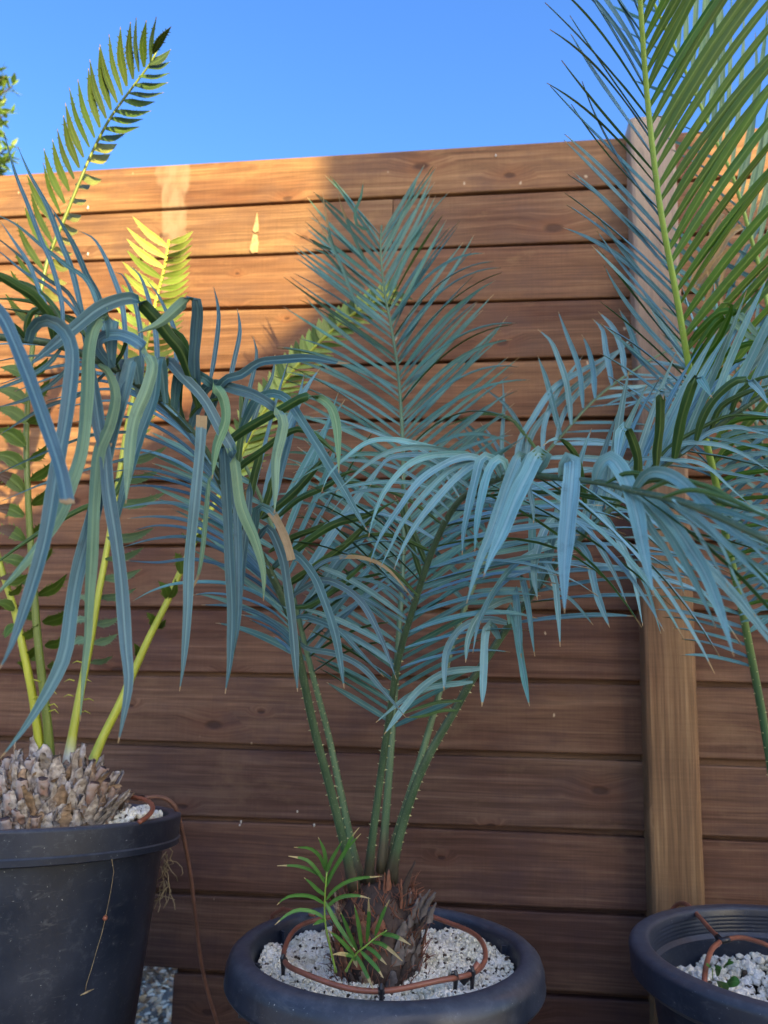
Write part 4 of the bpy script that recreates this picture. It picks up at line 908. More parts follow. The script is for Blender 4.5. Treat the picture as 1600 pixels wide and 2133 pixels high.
L1r = [((356,103),(311,135)),((354,129),(308,142)),((354,152),(290,160)),((350,172),(281,178)),((341,193),(270,195)),((323,212),(259,210)),((315,231),(240,232)),((298,248),(229,247)),((291,264),(218,268)),((261,278),(206,290)),((244,300),(195,311)),((230,321),(186,335)),((212,374),(169,371)),((187,385),(160,390)),((180,416),(146,420)),((169,448),(135,454)),((163,480),(127,475)),((158,500),(120,500)),((152,528),(112,520)),((145,560),(105,545)),((140,590),(98,575)),((130,625),(92,605)),((120,660),(86,640))]
for (tx, ty), (bx, by) in L1r: spiny(fL1.o, bx, by, tx, ty, 1.46, 1.52, 17 if ty < 290 else 26, -40, .08, teeth=.003, bot=SPINY_U, top=(SPINY_D if rng.random() < .6 else SPINY_T) if ty < 290 else OLIVE_P)
for (bx, by, tx, ty, w_, dr) in ((60,790,0,765,28,0),(57,840,-10,810,30,0),(55,880,-10,850,30,0),(52,929,-12,895,34,0),(50,976,-14,945,34,0),(50,1025,-16,985,32,.5),(50,1075,-18,1060,28,.55),(52,1125,-16,1100,28,.6),(56,1178,-6,1165,28,0),(60,1215,-5,1205,24,.6),
   (62,780,100,745,24,0),(60,830,104,790,24,0),(58,880,106,850,24,0),(62,959,100,925,20,0),(64,1000,110,960,22,0),(67,1052,104,1012,24,0),(71,1112,100,1075,22,0),(72,1170,110,1140,20,0),(80,1240,140,1195,24,0),(90,1297,152,1264,30,0),(94,1346,141,1323,22,0),(99,1389,134,1375,18,0),(76,1290,40,1278,18,0),(80,1375,38,1366,16,0)):
    spiny(fL1.o, bx, by, tx, ty, 1.35, 1.33, w_, 20, .1, dry=dr, teeth=.0045)
for y, s in ((1420,-1),(1424,1),(1442,1),(1455,-1),(1470,1),(1482,1)):
    x = 88+(y-1400)*.1; tube('spine', [P(x+6*s, y, 1.30), P(x+18*s, y-4, 1.30), P(x+26*s, y+4*(1 if y % 4 else -1), 1.30)], [.0012, .0009, .0003], STEM_YEL, fL1.o, n=5)
fL2 = Frond(sc_, [(86,1640,1.30),(84,1570,1.30),(70,1460,1.31),(50,1360,1.32),(30,1270,1.34),(8,1200,1.36),(-20,1100,1.38),(-40,980,1.4)], .0080, .004, STEM_YEL, 50, basedry=.04)
for (bx, by, tx, ty, w_) in ((30,1270,-10,1255,26),(36,1300,10,1330,24),(50,1370,75,1345,20),(44,1330,80,1300,20),(12,1215,60,1195,18),(55,1395,35,1380,14),(20,1240,45,1215,18)):
    spiny(fL2.o, bx, by, tx, ty, 1.33, 1.31, w_, 30, .1, teeth=.004)
fL3 = Frond(sc_, [(142,1600,1.32),(150,1540,1.33),(168,1440,1.36),(188,1340,1.39),(203,1250,1.42),(222,1150,1.45),(245,1010,1.49),(270,860,1.54),(298,750,1.58),(322,640,1.62),(342,560,1.64),(352,500,1.65)], .0076, .0028, STEM_YEL, 60, basedry=.04)
for (bx, by, tx, ty, w_) in ((232,1050,349,1024,26),(224,1121,322,1099,26),(220,1165,300,1140,22),(212,1205,296,1185,22),(205,1245,285,1225,20),(198,1300,250,1285,18),(194,1340,246,1320,18),(188,1380,236,1366,16),(240,1000,340,975,24),(248,960,350,930,24),(180,1330,150,1345,18),(186,1290,145,1300,18),(192,1260,160,1240,16)):
    spiny(fL3.o, bx, by, tx, ty, 1.44, 1.42, w_, 30, .08, teeth=.004, top=PALE_U)
for i in range(15):
    t_ = i/14; bx = 350-66*t_; by = 515+300*t_
    spiny(fL3.o, bx, by, bx-74+14*t_-rng.uniform(0,10), by-66+30*t_, 1.62-.06*t_, 1.58-.06*t_, 17, 0, -.05, teeth=.003, top=LIT_T)
for i in range(30):
    t_ = i/29; bx = 353-90*t_; by = 505+400*t_
    spiny(fL3.o, bx, by, bx+50+22*math.sin(t_*3), by-24+12*t_, 1.64-.08*t_, 1.65-.08*t_, 14, 30, .1, teeth=.0025, top=LIT_T)
fL4 = Frond(sc_, [(178,1640,1.30),(192,1590,1.30),(215,1535,1.32),(250,1465,1.34),(283,1390,1.37),(310,1330,1.39),(350,1250,1.42),(385,1170,1.45),(430,1080,1.49),(480,990,1.53),(520,910,1.56),(560,840,1.59),(620,760,1.62),(690,690,1.65),(750,645,1.67),(825,604,1.69)], .0078, .0024, STEM_YEL, 70, basedry=.04)
for (bx, by, tx, ty, w_) in ((287,1368,279,1340,16),(287,1368,300,1350,14),(322,1308,305,1275,20),(322,1308,345,1290,18),(352,1250,330,1210,22),(352,1250,365,1205,20),(378,1195,365,1150,22),(395,1150,378,1110,22),(405,1130,430,1090,22)):
    spiny(fL4.o, bx, by, tx, ty, 1.42, 1.40, w_, rng.choice([0, 50]), .1, teeth=.004, top=SPINY_T)
for i in range(34):
    t_ = i/33; t = .50+.49*t_; p, T = fL4.at(t); 
    for s in (-1, 1):
        ax = nrm(np.cross(T, -TOC))*s; d = nrm(T*.75+ax*.75+rng.normal(0, .05, 3)); ln = .072*(1-.35*t_)
        path = np.array([p+d*ln*q+np.array([0, 0, -.08*ln])*q*q for q in np.linspace(0, 1, 8)]); v = np.linspace(0, 1, 8)
        nor = np.tile(nrm(TOC*.8+ax*-.4+np.array([0,0,.3])), (8, 1))
        ribbon('leaflet', path, nor, .019*wprof('lance', v), LIT_T if i % 3 else SPINY_T, LIT_T, fL4.o, np.zeros(8), .1, teeth=[(k, q, .0025) for k in (3, 5) for q in (-1, 1)])
for y, s, x in ((1418,1,165),(1418,-1,160),(1450,-1,158),(1458,1,170),(1484,1,162),(1330+50,-1,176)):
    tube('spine', [P(x+5*s, y, 1.36), P(x+16*s, y-3, 1.36), P(x+26*s, y+2, 1.36)], [.0012, .0009, .0003], STEM_YEL, fL3.o, n=5)

# woolly trunk
tc_ = P(98, 1752, 1.22)
trunk = lumpy('caudex', [(.085,-.02),(.094,.01),(.092,.04),(.078,.068),(.056,.088),(.034,.098),(.014,.102)], tc_, WOOL, sc_, amp=.05, fr=7)
trunk['label'] = 'swollen grey-white woolly base set with cut leaf stubs'
CUT = simple('cut_stub_end', (.10,.055,.045), .8, 90, .5, .4, .002, col2=(.02,.02,.025))
STUB = simple('brown_stub', (.22,.11,.065), .8, 60, .5, .6, .003, col2=(.38,.35,.34))
for k in range(130):
    a = k*2.39996+.3; u = ((k+.5)/130); hgt = .112*u**.9; rad = np.interp(hgt, [0, .03, .06, .09, .11, .125], [.094, .096, .086, .067, .047, .024])
    out = np.array([math.cos(a), math.sin(a), .1+.5*u])
    if out[1] > .6: continue
    p = tc_+np.array([math.cos(a)*rad, math.sin(a)*rad, hgt-.018]); lean = .12+.25*(1-u)
    r_ = rng.random(); q_ = rng.uniform(.75, 1.15)
    scale_leaf(trunk, p-out*.004, out+rng.normal(0,.12,3), np.array([rng.uniform(-.25,.25), 0, 1.]), .048*q_, .034*q_, .015, WOOL if k % 6 else TANB, curl=rng.uniform(-.6, .5), splay=lean+.1)
    if r_ < .30:
        scale_leaf(trunk, p+out*.003+np.array([0,0,.014]), out, np.array([0, 0, 1.]), rng.uniform(.018, .030), rng.uniform(.014, .020), .014, STUB, curl=0, cutmat=CUT, splay=lean+.15, name='leaf_stub')
    elif r_ < .85:
        scale_leaf(trunk, p+out*.004, out, np.array([rng.uniform(-.5,.5), 0, 1.]), rng.uniform(.034, .062), rng.uniform(.014, .034), .0025, TANB if rng.random() < .4 else WOOL, curl=rng.uniform(-.5,1.0), splay=lean, name='papery_scale')

fb = []
for k in range(420):
    a_ = rng.uniform(0, 2*math.pi); h_ = rng.uniform(0, .12); r_ = np.interp(h_, [0, .03, .06, .09, .11, .125], [.094, .096, .086, .067, .047, .024])+rng.uniform(.006, .016)
    p = tc_+np.array([math.cos(a_)*r_, math.sin(a_)*r_, h_-.01]); d = nrm(np.array([math.cos(a_)*.5, math.sin(a_)*.5, .8])+rng.normal(0, .6, 3)); ln = rng.uniform(.006, .022)
    e_ = nrm(np.cross(d, rng.normal(0, 1, 3)))*rng.uniform(.001, .005)
    fb.append((np.array([p-e_, p+e_, p+d*ln+e_*.5+rng.normal(0, .002, 3), p+d*ln*.9-e_*.6]), [(0, 1, 2, 3)]))
v_, f_, _ = join(fb); tag(obj('fibre', v_, f_, TANB, trunk), kind='stuff')

# ================================================================ POTS
def lathe(name, prof, center, mat, parent=None, n=96, tilt=None, fluted=None):
    V = []; Fc = []; m = len(prof); R = tilt if tilt is not None else np.eye(3)
    for i, (r, z) in enumerate(prof):
        for j in range(n):
            a = j*2*math.pi/n; V.append(center+R@np.array([r*math.cos(a), r*math.sin(a), z]))
    for i in range(m-1):
        for j in range(n):
            k = (j+1) % n; Fc.append((i*n+j, i*n+k, (i+1)*n+k, (i+1)*n+j))
    o = obj(name, V, Fc, mat, parent, origin=center); o.data.set_sharp_from_angle(angle=RAD(32)); return o
def rotx(a):
    c, s = math.cos(a), math.sin(a); return np.array([[1,0,0],[0,c,-s],[0,s,c]])
def roty(a):
    c, s = math.cos(a), math.sin(a); return np.array([[c,0,s],[0,1,0],[-s,0,c]])
def arcp(cx, cz, r, a0, a1, n=5): return [(cx+r*math.cos(RAD(a0+(a1-a0)*k/n)), cz+r*math.sin(RAD(a0+(a1-a0)*k/n))) for k in range(n+1)]

# middle pot: thick rounded rim
mp = tag(empty('plant_pot', (potc[0], potc[1], 0)), 'black plastic pot with a thick rounded rim and a brown drip ring, in the middle', 'pot', 'black plastic pots along the fence')
Hc = potc[2]
prof = [(.150,-Hc+.002),(.152,-Hc+.02),(.186,-.10),(.1885,-.075),(.1885,-.052)]+[(.210,-.052),(.219,-.050)]+arcp(.2165,-.040,.0085,-60,30,4)+[(.2235,-.022),(.2190,-.009),(.2125,-.003),(.204,0),(.1960,0),(.1920,-.0015),(.1890,-.005),(.1875,-.012),(.184,-.03),(.179,-.06),(.150,-Hc+.01),(.0,-Hc+.01)]
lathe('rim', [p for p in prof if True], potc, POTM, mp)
for a in range(8):     # moulded ribs inside the rim
    th = RAD(22+a*45); c, s_ = math.cos(th), math.sin(th)
    V = []
    for z in (-.012, -.075):
        r0 = .1815 if z > -.05 else .1755
        for (dr, dt) in ((0.006, -.0022), (-.0035, -.0018), (-.0035, .0018), (0, .0022)): V.append(potc+np.array([(r0+dr)*c-dt*s_, (r0+dr)*s_+dt*c, z]))
    obj('inner_rib', V, [(0,1,2,3),(7,6,5,4),(0,4,5,1),(1,5,6,2),(2,6,7,3),(3,7,4,0)], POTM, mp, smooth=False)
for th in (RAD(197), RAD(-17)):
    c, s_ = math.cos(th), math.sin(th); V = []
    for z in (-.053, -.082):
        for (r, dt) in ((.186, -.012), (.203, -.010), (.203, .010), (.186, .012)): V.append(potc+np.array([r*c-dt*s_, r*s_+dt*c, z]))
    obj('lug', V, [(3,2,1,0),(4,5,6,7),(0,1,5,4),(1,2,6,5),(2,3,7,6),(3,0,4,7)], POTM, mp, smooth=False)

# left pot: deep banded rim, leaning slightly
Rl = rotx(RAD(-5.2))@roty(RAD(-1.0))
lp = tag(empty('plant_pot', (potl[0], potl[1], 0)), 'tall black plastic pot with a flat banded rim at the left edge, scuffed', 'pot', 'black plastic pots along the fence')
RL = .272; hl = potl[2]-.01
prof = [(.195,-hl),(.197,-hl+.03),(RL-.030,-.075),(RL-.027,-.047)]+[(RL-.008,-.046),(RL-.003,-.044),(RL-.002,-.036),(RL-.0045,-.034),(RL-.003,-.004)]+arcp(RL-.0075,-.0045,.0045,0,90,4)+[(RL-.016,.0)]+arcp(RL-.018,-.004,.004,90,180,3)+[(RL-.026,-.04),(RL-.030,-.07),(.19,-hl+.02),(0,-hl+.02)]
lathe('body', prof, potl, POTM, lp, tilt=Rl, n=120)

# right pot: wide with ridged inner wall
rp = tag(empty('plant_pot', (potr[0], potr[1], 0)), 'wide black plastic pot with a ridged inner wall, lowest at the right edge', 'pot', 'black plastic pots along the fence')
RR = .262; Hr = potr[2]
prof = [(.18,-Hr+.002),(.182,-Hr+.02),(RR-.036,-.09),(RR-.034,-.050),(RR-.010,-.050),(RR-.002,-.042)]+arcp(RR-.011,-.011,.011,0,90,6)+[(RR-.020,.0)]+arcp(RR-.025,-.006,.006,90,170,3)
z = -.010; r = RR-.0315
for k in range(5): prof += [(r, z), (r-.0006, z-.002), (r-.0006, z-.0035), (r-.0002, z-.005)]; z -= .006; r -= .0004
prof += [(r-.003, z-.004), (r-.005, z-.006), (r-.007, -.08), (.18, -Hr+.01), (0, -Hr+.01)]
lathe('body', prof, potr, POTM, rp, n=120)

# ================================================================ PERLITE (stuff)
ICO = None
def ico():
    t = (1+5**.5)/2
    v = np.array([(-1,t,0),(1,t,0),(-1,-t,0),(1,-t,0),(0,-1,t),(0,1,t),(0,-1,-t),(0,1,-t),(t,0,-1),(t,0,1),(-t,0,-1),(-t,0,1)], float); v /= np.linalg.norm(v[0])
    f = [(0,11,5),(0,5,1),(0,1,7),(0,7,10),(0,10,11),(1,5,9),(5,11,4),(11,10,2),(10,7,6),(7,1,8),(3,9,4),(3,4,2),(3,2,6),(3,6,8),(3,8,9),(4,9,5),(2,4,11),(6,2,10),(8,6,7),(9,8,1)]
    return v, np.array(f)
IV, IF = ico()
def grains(name, cx, cy, z0, R, n, s0, s1, label, tilt=None, mound=.006, mask=None, mat=None):
    a = rng.uniform(0, 2*math.pi, n); r = R*np.sqrt(rng.uniform(0, 1, n)); x, y = r*np.cos(a), r*np.sin(a)
    if mask is not None: k = mask(cx+x, cy+y); x, y = x[k], y[k]; n = len(x)
    zz = mound*np.sin(x*31+1)*np.cos(y*27)+mound*.7*np.sin(x*70+y*50)+rng.uniform(-.004, .003, n)
    ctr = np.stack([x, y, zz], 1)
    if tilt is not None: ctr = ctr@tilt.T
    ctr += np.array([cx, cy, z0]); s = rng.uniform(s0, s1, n)**1.0
    s = s0+(s1-s0)*rng.beta(1.6, 3, n)
    V = IV[None]*(1+rng.uniform(-.28, .28, (n, 12, 1)))*s[:, None, None]*rng.uniform(.75, 1.2, (n, 1, 3))+ctr[:, None]
    Fc = (IF[None]+12*np.arange(n)[:, None, None]).reshape(-1, 3)
    o = obj(name, V.reshape(-1, 3), Fc.tolist(), mat or PERL, None, smooth=False, origin=np.array([cx, cy, z0])); tag(o, label, 'gravel', kind='stuff'); return o
def soil(name, c, R, z, label, tilt=None):
    V = [c*1.0+np.array([0,0,z])]; Fc = []; n = 48; 
    for i in range(1, 9):
        for j in range(n):
            a_ = j*2*math.pi/n; p = np.array([R*i/8*math.cos(a_), R*i/8*math.sin(a_), z-.004+.003*math.sin(i*3+j)])
            if tilt is not None: p = tilt@p
            V.append(c+p)
    for j in range(n): Fc.append((0, 1+j, 1+(j+1) % n))
    for i in range(7):
        for j in range(n): Fc.append((1+i*n+j, 1+(i+1)*n+j, 1+(i+1)*n+(j+1) % n, 1+i*n+(j+1) % n))
    o = obj(name, V, Fc, SOIL, None, origin=c); tag(o, label, 'soil', kind='stuff')
soil('potting_soil', potc, .181, -.039, 'dark soil under the perlite in the middle pot')
grains('perlite', potc[0], potc[1], zs_mid, .180, 17000, .0016, .0044, 'white perlite grains covering the soil of the middle pot')
soil('potting_soil', potl, .238, -.014, 'dark soil under the perlite in the left pot', Rl)
lc = potl+Rl@np.array([0, 0, -.004])
grains('perlite', lc[0], lc[1], lc[2], .236, 15000, .002, .0055, 'white perlite grains around the woolly trunk in the left pot', tilt=Rl, mound=.008, mask=lambda x, y: x > tc_[0]+.085-.25*(y-lc[1]))
soil('potting_soil', potr, .218, -.088, 'dark soil under the stones in the right pot')
grains('pumice_stones', potr[0], potr[1], potr[2]-.078, .216, 5200, .0025, .0085, 'coarse white pumice stones in the right pot', mound=.012)

# ================================================================ DRIP LINES
def ringpts(c, r, z, a0, a1, n=60, wob=.004):
    return [c+np.array([(r+wob*math.sin(3*t+1))*math.cos(t), (r*.97+wob*math.sin(2*t))*math.sin(t), z+.004*math.sin(2*t+.6)]) for t in np.linspace(RAD(a0), RAD(a1), n)]
dl = tag(empty('drip_line', potc+np.array([0,0,-.02])), 'brown drip irrigation ring held by black clips above the perlite of the middle pot', 'irrigation tube')
rc = potc+np.array([-.004, -.006, 0])
ring = [rc+np.array([(.1425+.004*math.sin(3*t+1))*math.cos(t), (.139+.003*math.sin(2*t))*math.sin(t), -.006+.017*max(0, math.sin(t))+.003*math.sin(5*t)]) for t in np.linspace(RAD(-38), RAD(321), 90)]
tube('tube', ring, .0036, TUBEM, dl, n=10)
tube('tube', [P(655,1905,1.30), P(622,1902,1.34), P(590,1893,1.40), P(568,1905,1.45), P(560,1935,1.47)], .0034, TUBEM, dl, n=8)
def stake(t_deg, ln=.040, dx=0):
    k_ = int(round(((t_deg+38) % 360)/359*89)) % 90; p = ring[k_]+np.array([dx, 0, 0]); T_ = nrm(ring[min(k_+1, 89)]-ring[k_-1])
    o_ = nrm(np.cross(T_, [0, 0, 1.])); V, Fc = tube_data([p+np.array([0,0,.009])+o_*.001, p+np.array([0,0,.004])+o_*.0035, p-np.array([0,0,.006])+o_*.002, p-np.array([0,0,ln])], [.0022, .0030, .0030, .0016], 6)
    V2, F2 = tube_data([p-T_*.004, p+T_*.004], .0048, 10)
    vv, ff, mi = join([(V, Fc), (V2, F2)]); return obj('stake', vv, ff, BLACKP, dl, smooth=False)
stake(203); stake(278); stake(333); stake(322, .03, -.004)
tube('end_plug', [P(962,2048,1.08), P(972,2036,1.082), P(982,2022,1.085)], [.0045,.0045,.0038], BLACKP, dl, n=10)
tube('tube', [P(970,2042,1.082), P(985,2022,1.086), P(997,2005,1.09)], .0038, TUBEM, dl, n=8)

d2 = tag(empty('drip_line', P(380, 1700, 1.3)), 'faded brown drip tube looping over the left pot rim and down beside it', 'irrigation tube')
tube('tube', spline([P(300,1662,1.30), P(330,1660,1.32), P(352,1668,1.33), P(368,1688,1.34), P(382,1740,1.37), P(395,1810,1.40), P(404,1880,1.43), P(412,1950,1.46), P(422,2020,1.48), P(440,2090,1.49), P(462,2160,1.5), P(480,2230,1.5)], 60), .0034, TUBEG, d2, n=9)
tube('tube', spline([P(215,1668,1.30), P(250,1662,1.29), P(285,1662,1.275), P(310,1670,1.25), P(318,1684,1.22), P(308,1700,1.19), P(290,1712,1.16)], 40), .0036, TUBEM, d2, n=9)
tube('connector', [P(283,1662,1.275), P(297,1662,1.29)], .0046, BLACKP, d2, n=9)
d3 = tag(empty('drip_line', P(1500, 1950, 1.3)), 'brown drip tube with a black joiner lying over the right pot rim', 'irrigation tube')
tube('tube', spline([P(1396,1900,1.52), P(1412,1884,1.50), P(1430,1884,1.46), P(1455,1908,1.40), P(1480,1936,1.34), P(1496,1952,1.30)], 40), .0038, TUBEM, d3, n=9)
tube('tube', spline([P(1516,1956,1.29), P(1545,1953,1.32), P(1580,1962,1.34), P(1620,1978,1.35)], 30), .0038, TUBEM, d3, n=9)
tube('tube', spline([P(1500,1962,1.29), P(1484,1976,1.26), P(1474,2000,1.22), P(1469,2025,1.19), P(1468,2050,1.17), P(1472,2070,1.16)], 30), .0040, TUBEM, d3, n=9)
tube('connector', [P(1493,1950,1.30), P(1505,1960,1.29), P(1520,1956,1.29)], .0050, BLACKP, d3, n=9)

# ================================================================ SEEDLING
sd = tag(empty('palm_seedling', P(745, 2030, 1.06)), 'small green palm seedling with yellow-tipped leaflets growing in front of the middle trunk', 'seedling')
SX = lambda x, y: (650+x/5.333, 1700+y/5.333)
s1 = Frond(sd, [(*SX(265,1730),1.07),(*SX(200,1450),1.06),(*SX(150,1200),1.05),(*SX(140,1000),1.05),(*SX(150,800),1.04),(*SX(165,620),1.04)], .0016, .0009, STEM_GREEN, 24)
S2 = lambda x, y: (450+x/2.2857, 1533+y/2.2857)
for k, (pts, tp) in enumerate([([(145,950),(250,1180-30),(380,1350),(440,1440),(485,1495)],.08)]):
    H(s1.o, [SX(*q) for q in pts], 1.05, 1.03, 10, 0, 'long', None, tip=tp, top=SEED_T, bot=SEED_T)
for pts, tp in (([(520,870),(470,840),(400,828),(340,850),(280,900)],.12),([(518,800),(460,765),(390,757),(330,770),(290,805)],.05),([(520,760),(480,730),(450,700),(420,675)],.03),([(518,700),(480,640),(430,590),(345,572)],.16),
   ([(518,680),(450,640),(380,620),(292,618)],.18),([(520,640),(500,580),(450,535),(372,530)],.08),([(522,640),(520,570),(505,520),(487,483)],.08),([(524,660),(545,600),(575,545),(600,500)],0.02),([(524,690),(570,620),(620,540),(690,465)],.12),
   ([(524,720),(560,640),(610,560),(640,490),(682,435)],.12),([(526,780),(560,735),(620,695),(690,675),(790,668)],.18),([(526,820),(560,785),(610,762),(680,760),(735,775)],.2),([(520,880),(500,880),(480,890),(462,900)],0.02)):
    H(s1.o, [S2(*q) for q in pts], 1.05, 1.03, 8.5, rng.choice([0, 10]), 'long', None, tip=tp, top=SEED_T, bot=SEED_T)
s2 = Frond(sd, [(*SX(380,1720),1.06),(*SX(430,1620),1.05),(*SX(500,1520),1.04),(*SX(600,1440),1.03),(*SX(720,1340),1.03),(*SX(830,1270),1.02)], .0015, .0008, STEM_GREEN, 24)
for pts, tp in (([(460,1565),(390,1540),(300,1530),(225,1540)],.6),([(470,1540),(380,1440),(280,1340),(170,1265)],.12),([(500,1490),(430,1330),(370,1180),(315,1060)],.1),([(550,1460),(530,1300),(500,1120),(470,985)],.05),([(610,1400),(625,1250),(635,1080),(628,900)],.28),
   ([(700,1330),(745,1200),(800,1060),(860,930)],.18),([(770,1310),(880,1320),(980,1360),(1095,1430)],.35),([(660,1395),(780,1420),(890,1500),(1005,1610)],.5),([(590,1450),(680,1500),(760,1580),(830,1650)],.28),([(540,1500),(640,1600),(730,1700),(795,1800)],.22),
   ([(495,1545),(560,1660),(620,1780),(680,1920)],.3),([(475,1570),(480,1620),(500,1680)],.6)):
    H(s2.o, [SX(*q) for q in pts], 1.04, 1.01, 9, 0, 'long', None, tip=tp, top=SEED_T, bot=SEED_T)

# weeds in the right pot
RX = lambda x, y: (1100+x/3.2, 1533+y/3.2)
for (cx_, cy_, lab, lv) in ((1290,1670,'round-leaved green weed nearest the rim in the right pot', [((1290,1700),(1300,1640),26),((1320,1660),(1410,1640),26),((1260,1600),(1270,1530),12)]), (1230,1560,'tiny sprouting weed beside the tube in the right pot', [((1230,1555),(1190,1530),12),((1250,1560),(1290,1550),10),((1300,1540),(1370,1510),10),((1310,1545),(1350,1490),9)])):
    wd_ = tag(empty('weed', P(*RX(cx_, cy_), 1.19)), lab, 'weed')
    tube('stem', [P(*RX(cx_, cy_+60), 1.2), P(*RX(cx_, cy_), 1.18)], .0008, STEM_GREEN, wd_, n=5)
    for (b0, b1, w_) in lv:
        x0, y0 = RX(*b0); x1, y1 = RX(*b1); path = spline(np.array([P(x0, y0, 1.19), P((x0+x1)/2, (y0+y1)/2-3, 1.18), P(x1, y1, 1.175)]), 9); v = np.linspace(0, 1, 9)
        ribbon('leaf', path, np.tile(nrm(TOC+np.array([0, 0, 1.2])), (9, 1)), w_*1.18/F*np.sqrt(np.clip(np.sin(v*math.pi*.96+.06), .05, 1)), SEED_T, SEED_T, wd_, np.zeros(9), .06)

# ================================================================ SMALL THINGS
# dry grass hanging between the left pot and the fence
dg = tag(empty('dry_grass', P(345, 1800, 1.42)), 'tuft of dry grass and debris hanging behind the left pot', 'dry grass')
VV = []
for k in range(18):
    x = rng.uniform(338, 350); y = rng.uniform(1760, 1850); d = rng.uniform(1.36, 1.46)
    p = [P(x, y, d)]; 
    for q in range(5): p.append(p[-1]+np.array([rng.normal(0, .006), rng.normal(0, .004), -rng.uniform(.003, .012)]))
    VV.append(tube_data(p, .0009, 4))
v_, f_, _ = join(VV); o = obj('dry_stalks', v_, f_, DRY, dg)
st = tag(empty('root_strand', P(235, 1800, 1.0)), 'thin pale root thread with a brown seed hanging on the left pot', 'root')
def onpot(px, py):   # point just proud of the left pot's front
    best = None
    for d in np.linspace(.85, 1.3, 400):
        q = Rl.T@(P(px, py, d)-potl); r = math.hypot(q[0], q[1]); zz = q[2]
        rb = RL-.030+(zz+.075)*(RL-.030-.195)/(hl-.075) if zz < -.05 else RL
        if r <= rb+.0015: return P(px, py, d)
    return P(px, py, 1.05)
tube('thread', [onpot(x, y) for x, y in ((233,1790),(237,1815),(232,1850),(226,1880),(222,1900),(219,1915),(212,1945),(200,1985),(190,2020),(180,2050),(178,2065))], .00035, DRY, st, n=5)
p_ = onpot(219, 1912); V = IV*.0040+p_; obj('seed', V, [tuple(x) for x in IF.tolist()], TUBEM, st)
tube('twig', [onpot(168,2073), onpot(182,2066), onpot(196,2060)], [.0006,.0016,.0005], DRY, st, n=5)
# bird dropping and specks on the fence
for k, (px, py, s_) in enumerate(((184,433,.006),(184,530,.005),(1033,325,.005),(503,1711,.004),(500,1718,.003),(620,1690,.003),(655,1718,.004))):
    V = IV*np.array([s_*.5, .0009, s_])*(1+rng.uniform(-.25, .25, (12, 1)))+W(px, py, YW)+np.array([0, -.002, 0])
    tag(obj('paint_speck', V, [tuple(x) for x in IF.tolist()], WHITEP), ['small white fleck on the joint below the top fence board, left', 'small white fleck on the second fence board from the left', 'white drip mark high on the top board, centre right', 'upper of two tiny white beads on a lower board joint', 'lower of two tiny white beads on a lower board joint', 'tiny white fleck on a low board left of the stalks', 'tiny white fleck on a low joint near the stalks'][k], 'speck')
SCAR = simple('bare_split_wood', (.40,.27,.15), .8, 120, .4, .4, .001)
for poly, lab in (([(536,443),(539,470),(539,483),(531,486),(527,480),(532,462)], 'pale pointed split in the sunlit second board, upper piece'), ([(528,488),(536,490),(539,505),(537,526),(526,528),(520,520),(524,505)], 'pale torn patch in the sunlit second board, lower piece')):
    q = np.array([W(x, y, YW) for x, y in poly]); n_ = len(q); V = np.vstack([q+[0, -.0022, 0], q+[0, .003, 0]])
    tag(obj('wood_scar', V, [tuple(range(n_)), tuple(range(2*n_-1, n_-1, -1))]+[(a_, a_+n_, (a_+1) % n_+n_, (a_+1) % n_) for a_ in range(n_)], SCAR, smooth=False), lab, 'scar')
# beyond the fence: seen through the missing bottom board
SLY = 2.55
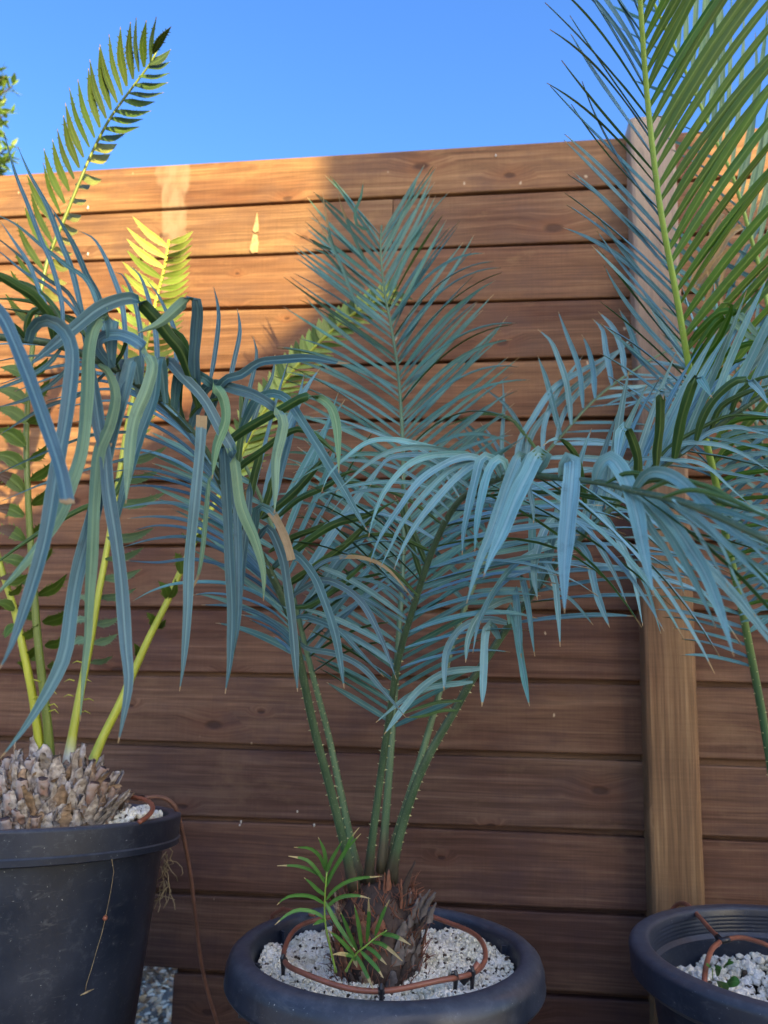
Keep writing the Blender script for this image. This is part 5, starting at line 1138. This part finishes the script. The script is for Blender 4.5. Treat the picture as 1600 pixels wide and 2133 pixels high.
# beyond the fence: seen through the missing bottom board
BEY = simple('weathered_sleeper', (.60,.50,.40), .9, 25, .4, .6, .006)
sl_ = prism('timber_sleeper', -2.6, .4, SLY, SLY+.16, -.02, .035, BEY, None, r=.012, seg=1); tag(sl_, 'grey weathered timber sleeper seen through the gap under the fence', 'sleeper')
def litter_mat():
    m, t, b, out = material('pale_litter'); k = NT(t); geo = k.n('ShaderNodeNewGeometry')
    c = k.ramp(geo.outputs['Random Per Island'], [(0, (.10,.06,.04)), (.25, (.30,.19,.11)), (.45, (.80,.50,.27)), (.75, (.95,.70,.42)), (1, (.95,.82,.60))])
    k.l(c, b.inputs['Base Color']); b.inputs['Roughness'].default_value = .9; return m
LIT = litter_mat()
lv = []
for k in range(2600):
    c = np.array([rng.uniform(-1.4, -.5), rng.uniform(1.95, 2.62), .008+rng.uniform(0, .02)]); s_ = rng.uniform(.004, .018)
    R_ = _rot(rng.uniform(0, 3), rng.uniform(0, 3), rng.uniform(0, 3)); lv.append(((IV*(1+rng.uniform(-.35, .35, (12, 1)))*np.array([1, .6, .18]))@R_.T*s_*np.array([1, 1, .6])+c, [tuple(x) for x in IF.tolist()]))
v_, f_, _ = join(lv); tag(obj('leaf_litter', v_, f_, LIT, smooth=False), 'pale chips and dead leaves on the ground beyond the fence', 'litter', kind='stuff')

# shrub beyond the fence, top left
SHT = leaf_mat('shrub_leaf', (.16,.26,.05), (.3,.4,.12), (.25,.35,.1), trans=.4, tcol=(.35,.5,.05), rough=.4, var=.3)
sb = tag(empty('shrub', (-2.55, 3.1, 0)), 'sunlit leafy shrub beyond the fence in the top left corner', 'shrub')
WOODY = simple('shrub_stem', (.16,.12,.08), .8, 40, .4, .4)
tube('stem', spline([(-2.55,3.1,0), (-2.5,3.1,.8), P(-60,500,3.3), P(-70,120,3.3)], 20), np.linspace(.02, .008, 20), WOODY, sb)
for k, (ex, ey) in enumerate(((20,160),(36,180),(8,215),(25,235),(10,262),(28,330),(12,345),(30,305),(5,150),(15,345),(-30,250),(-30,180))):
    p0 = P(-65, ey+90, 3.3); p1 = P((ex-65)/2, ey+30, 3.25); p2 = P(ex-10, ey, 3.2); bp = spline(np.array([p0, p1, p2]), 12)
    br = tube('branch', bp, np.linspace(.006, .002, 12), WOODY, sb, n=6)
    for q in range(26):
        p = bp[4+q % 8]+rng.normal(0, .008, 3); d = nrm(rng.normal(0, 1, 3)+np.array([.5, 0, .4])); ln = rng.uniform(.035, .065)
        path = np.array([p+d*ln*v for v in np.linspace(0, 1, 7)]); v = np.linspace(0, 1, 7)
        ribbon('leaf', path, np.tile(nrm(rng.normal(0, .6, 3)+np.array([0, -.4, 1])), (7, 1)), ln*.34*wprof('lance', v), SHT, SHT, br, np.zeros(7), .1)
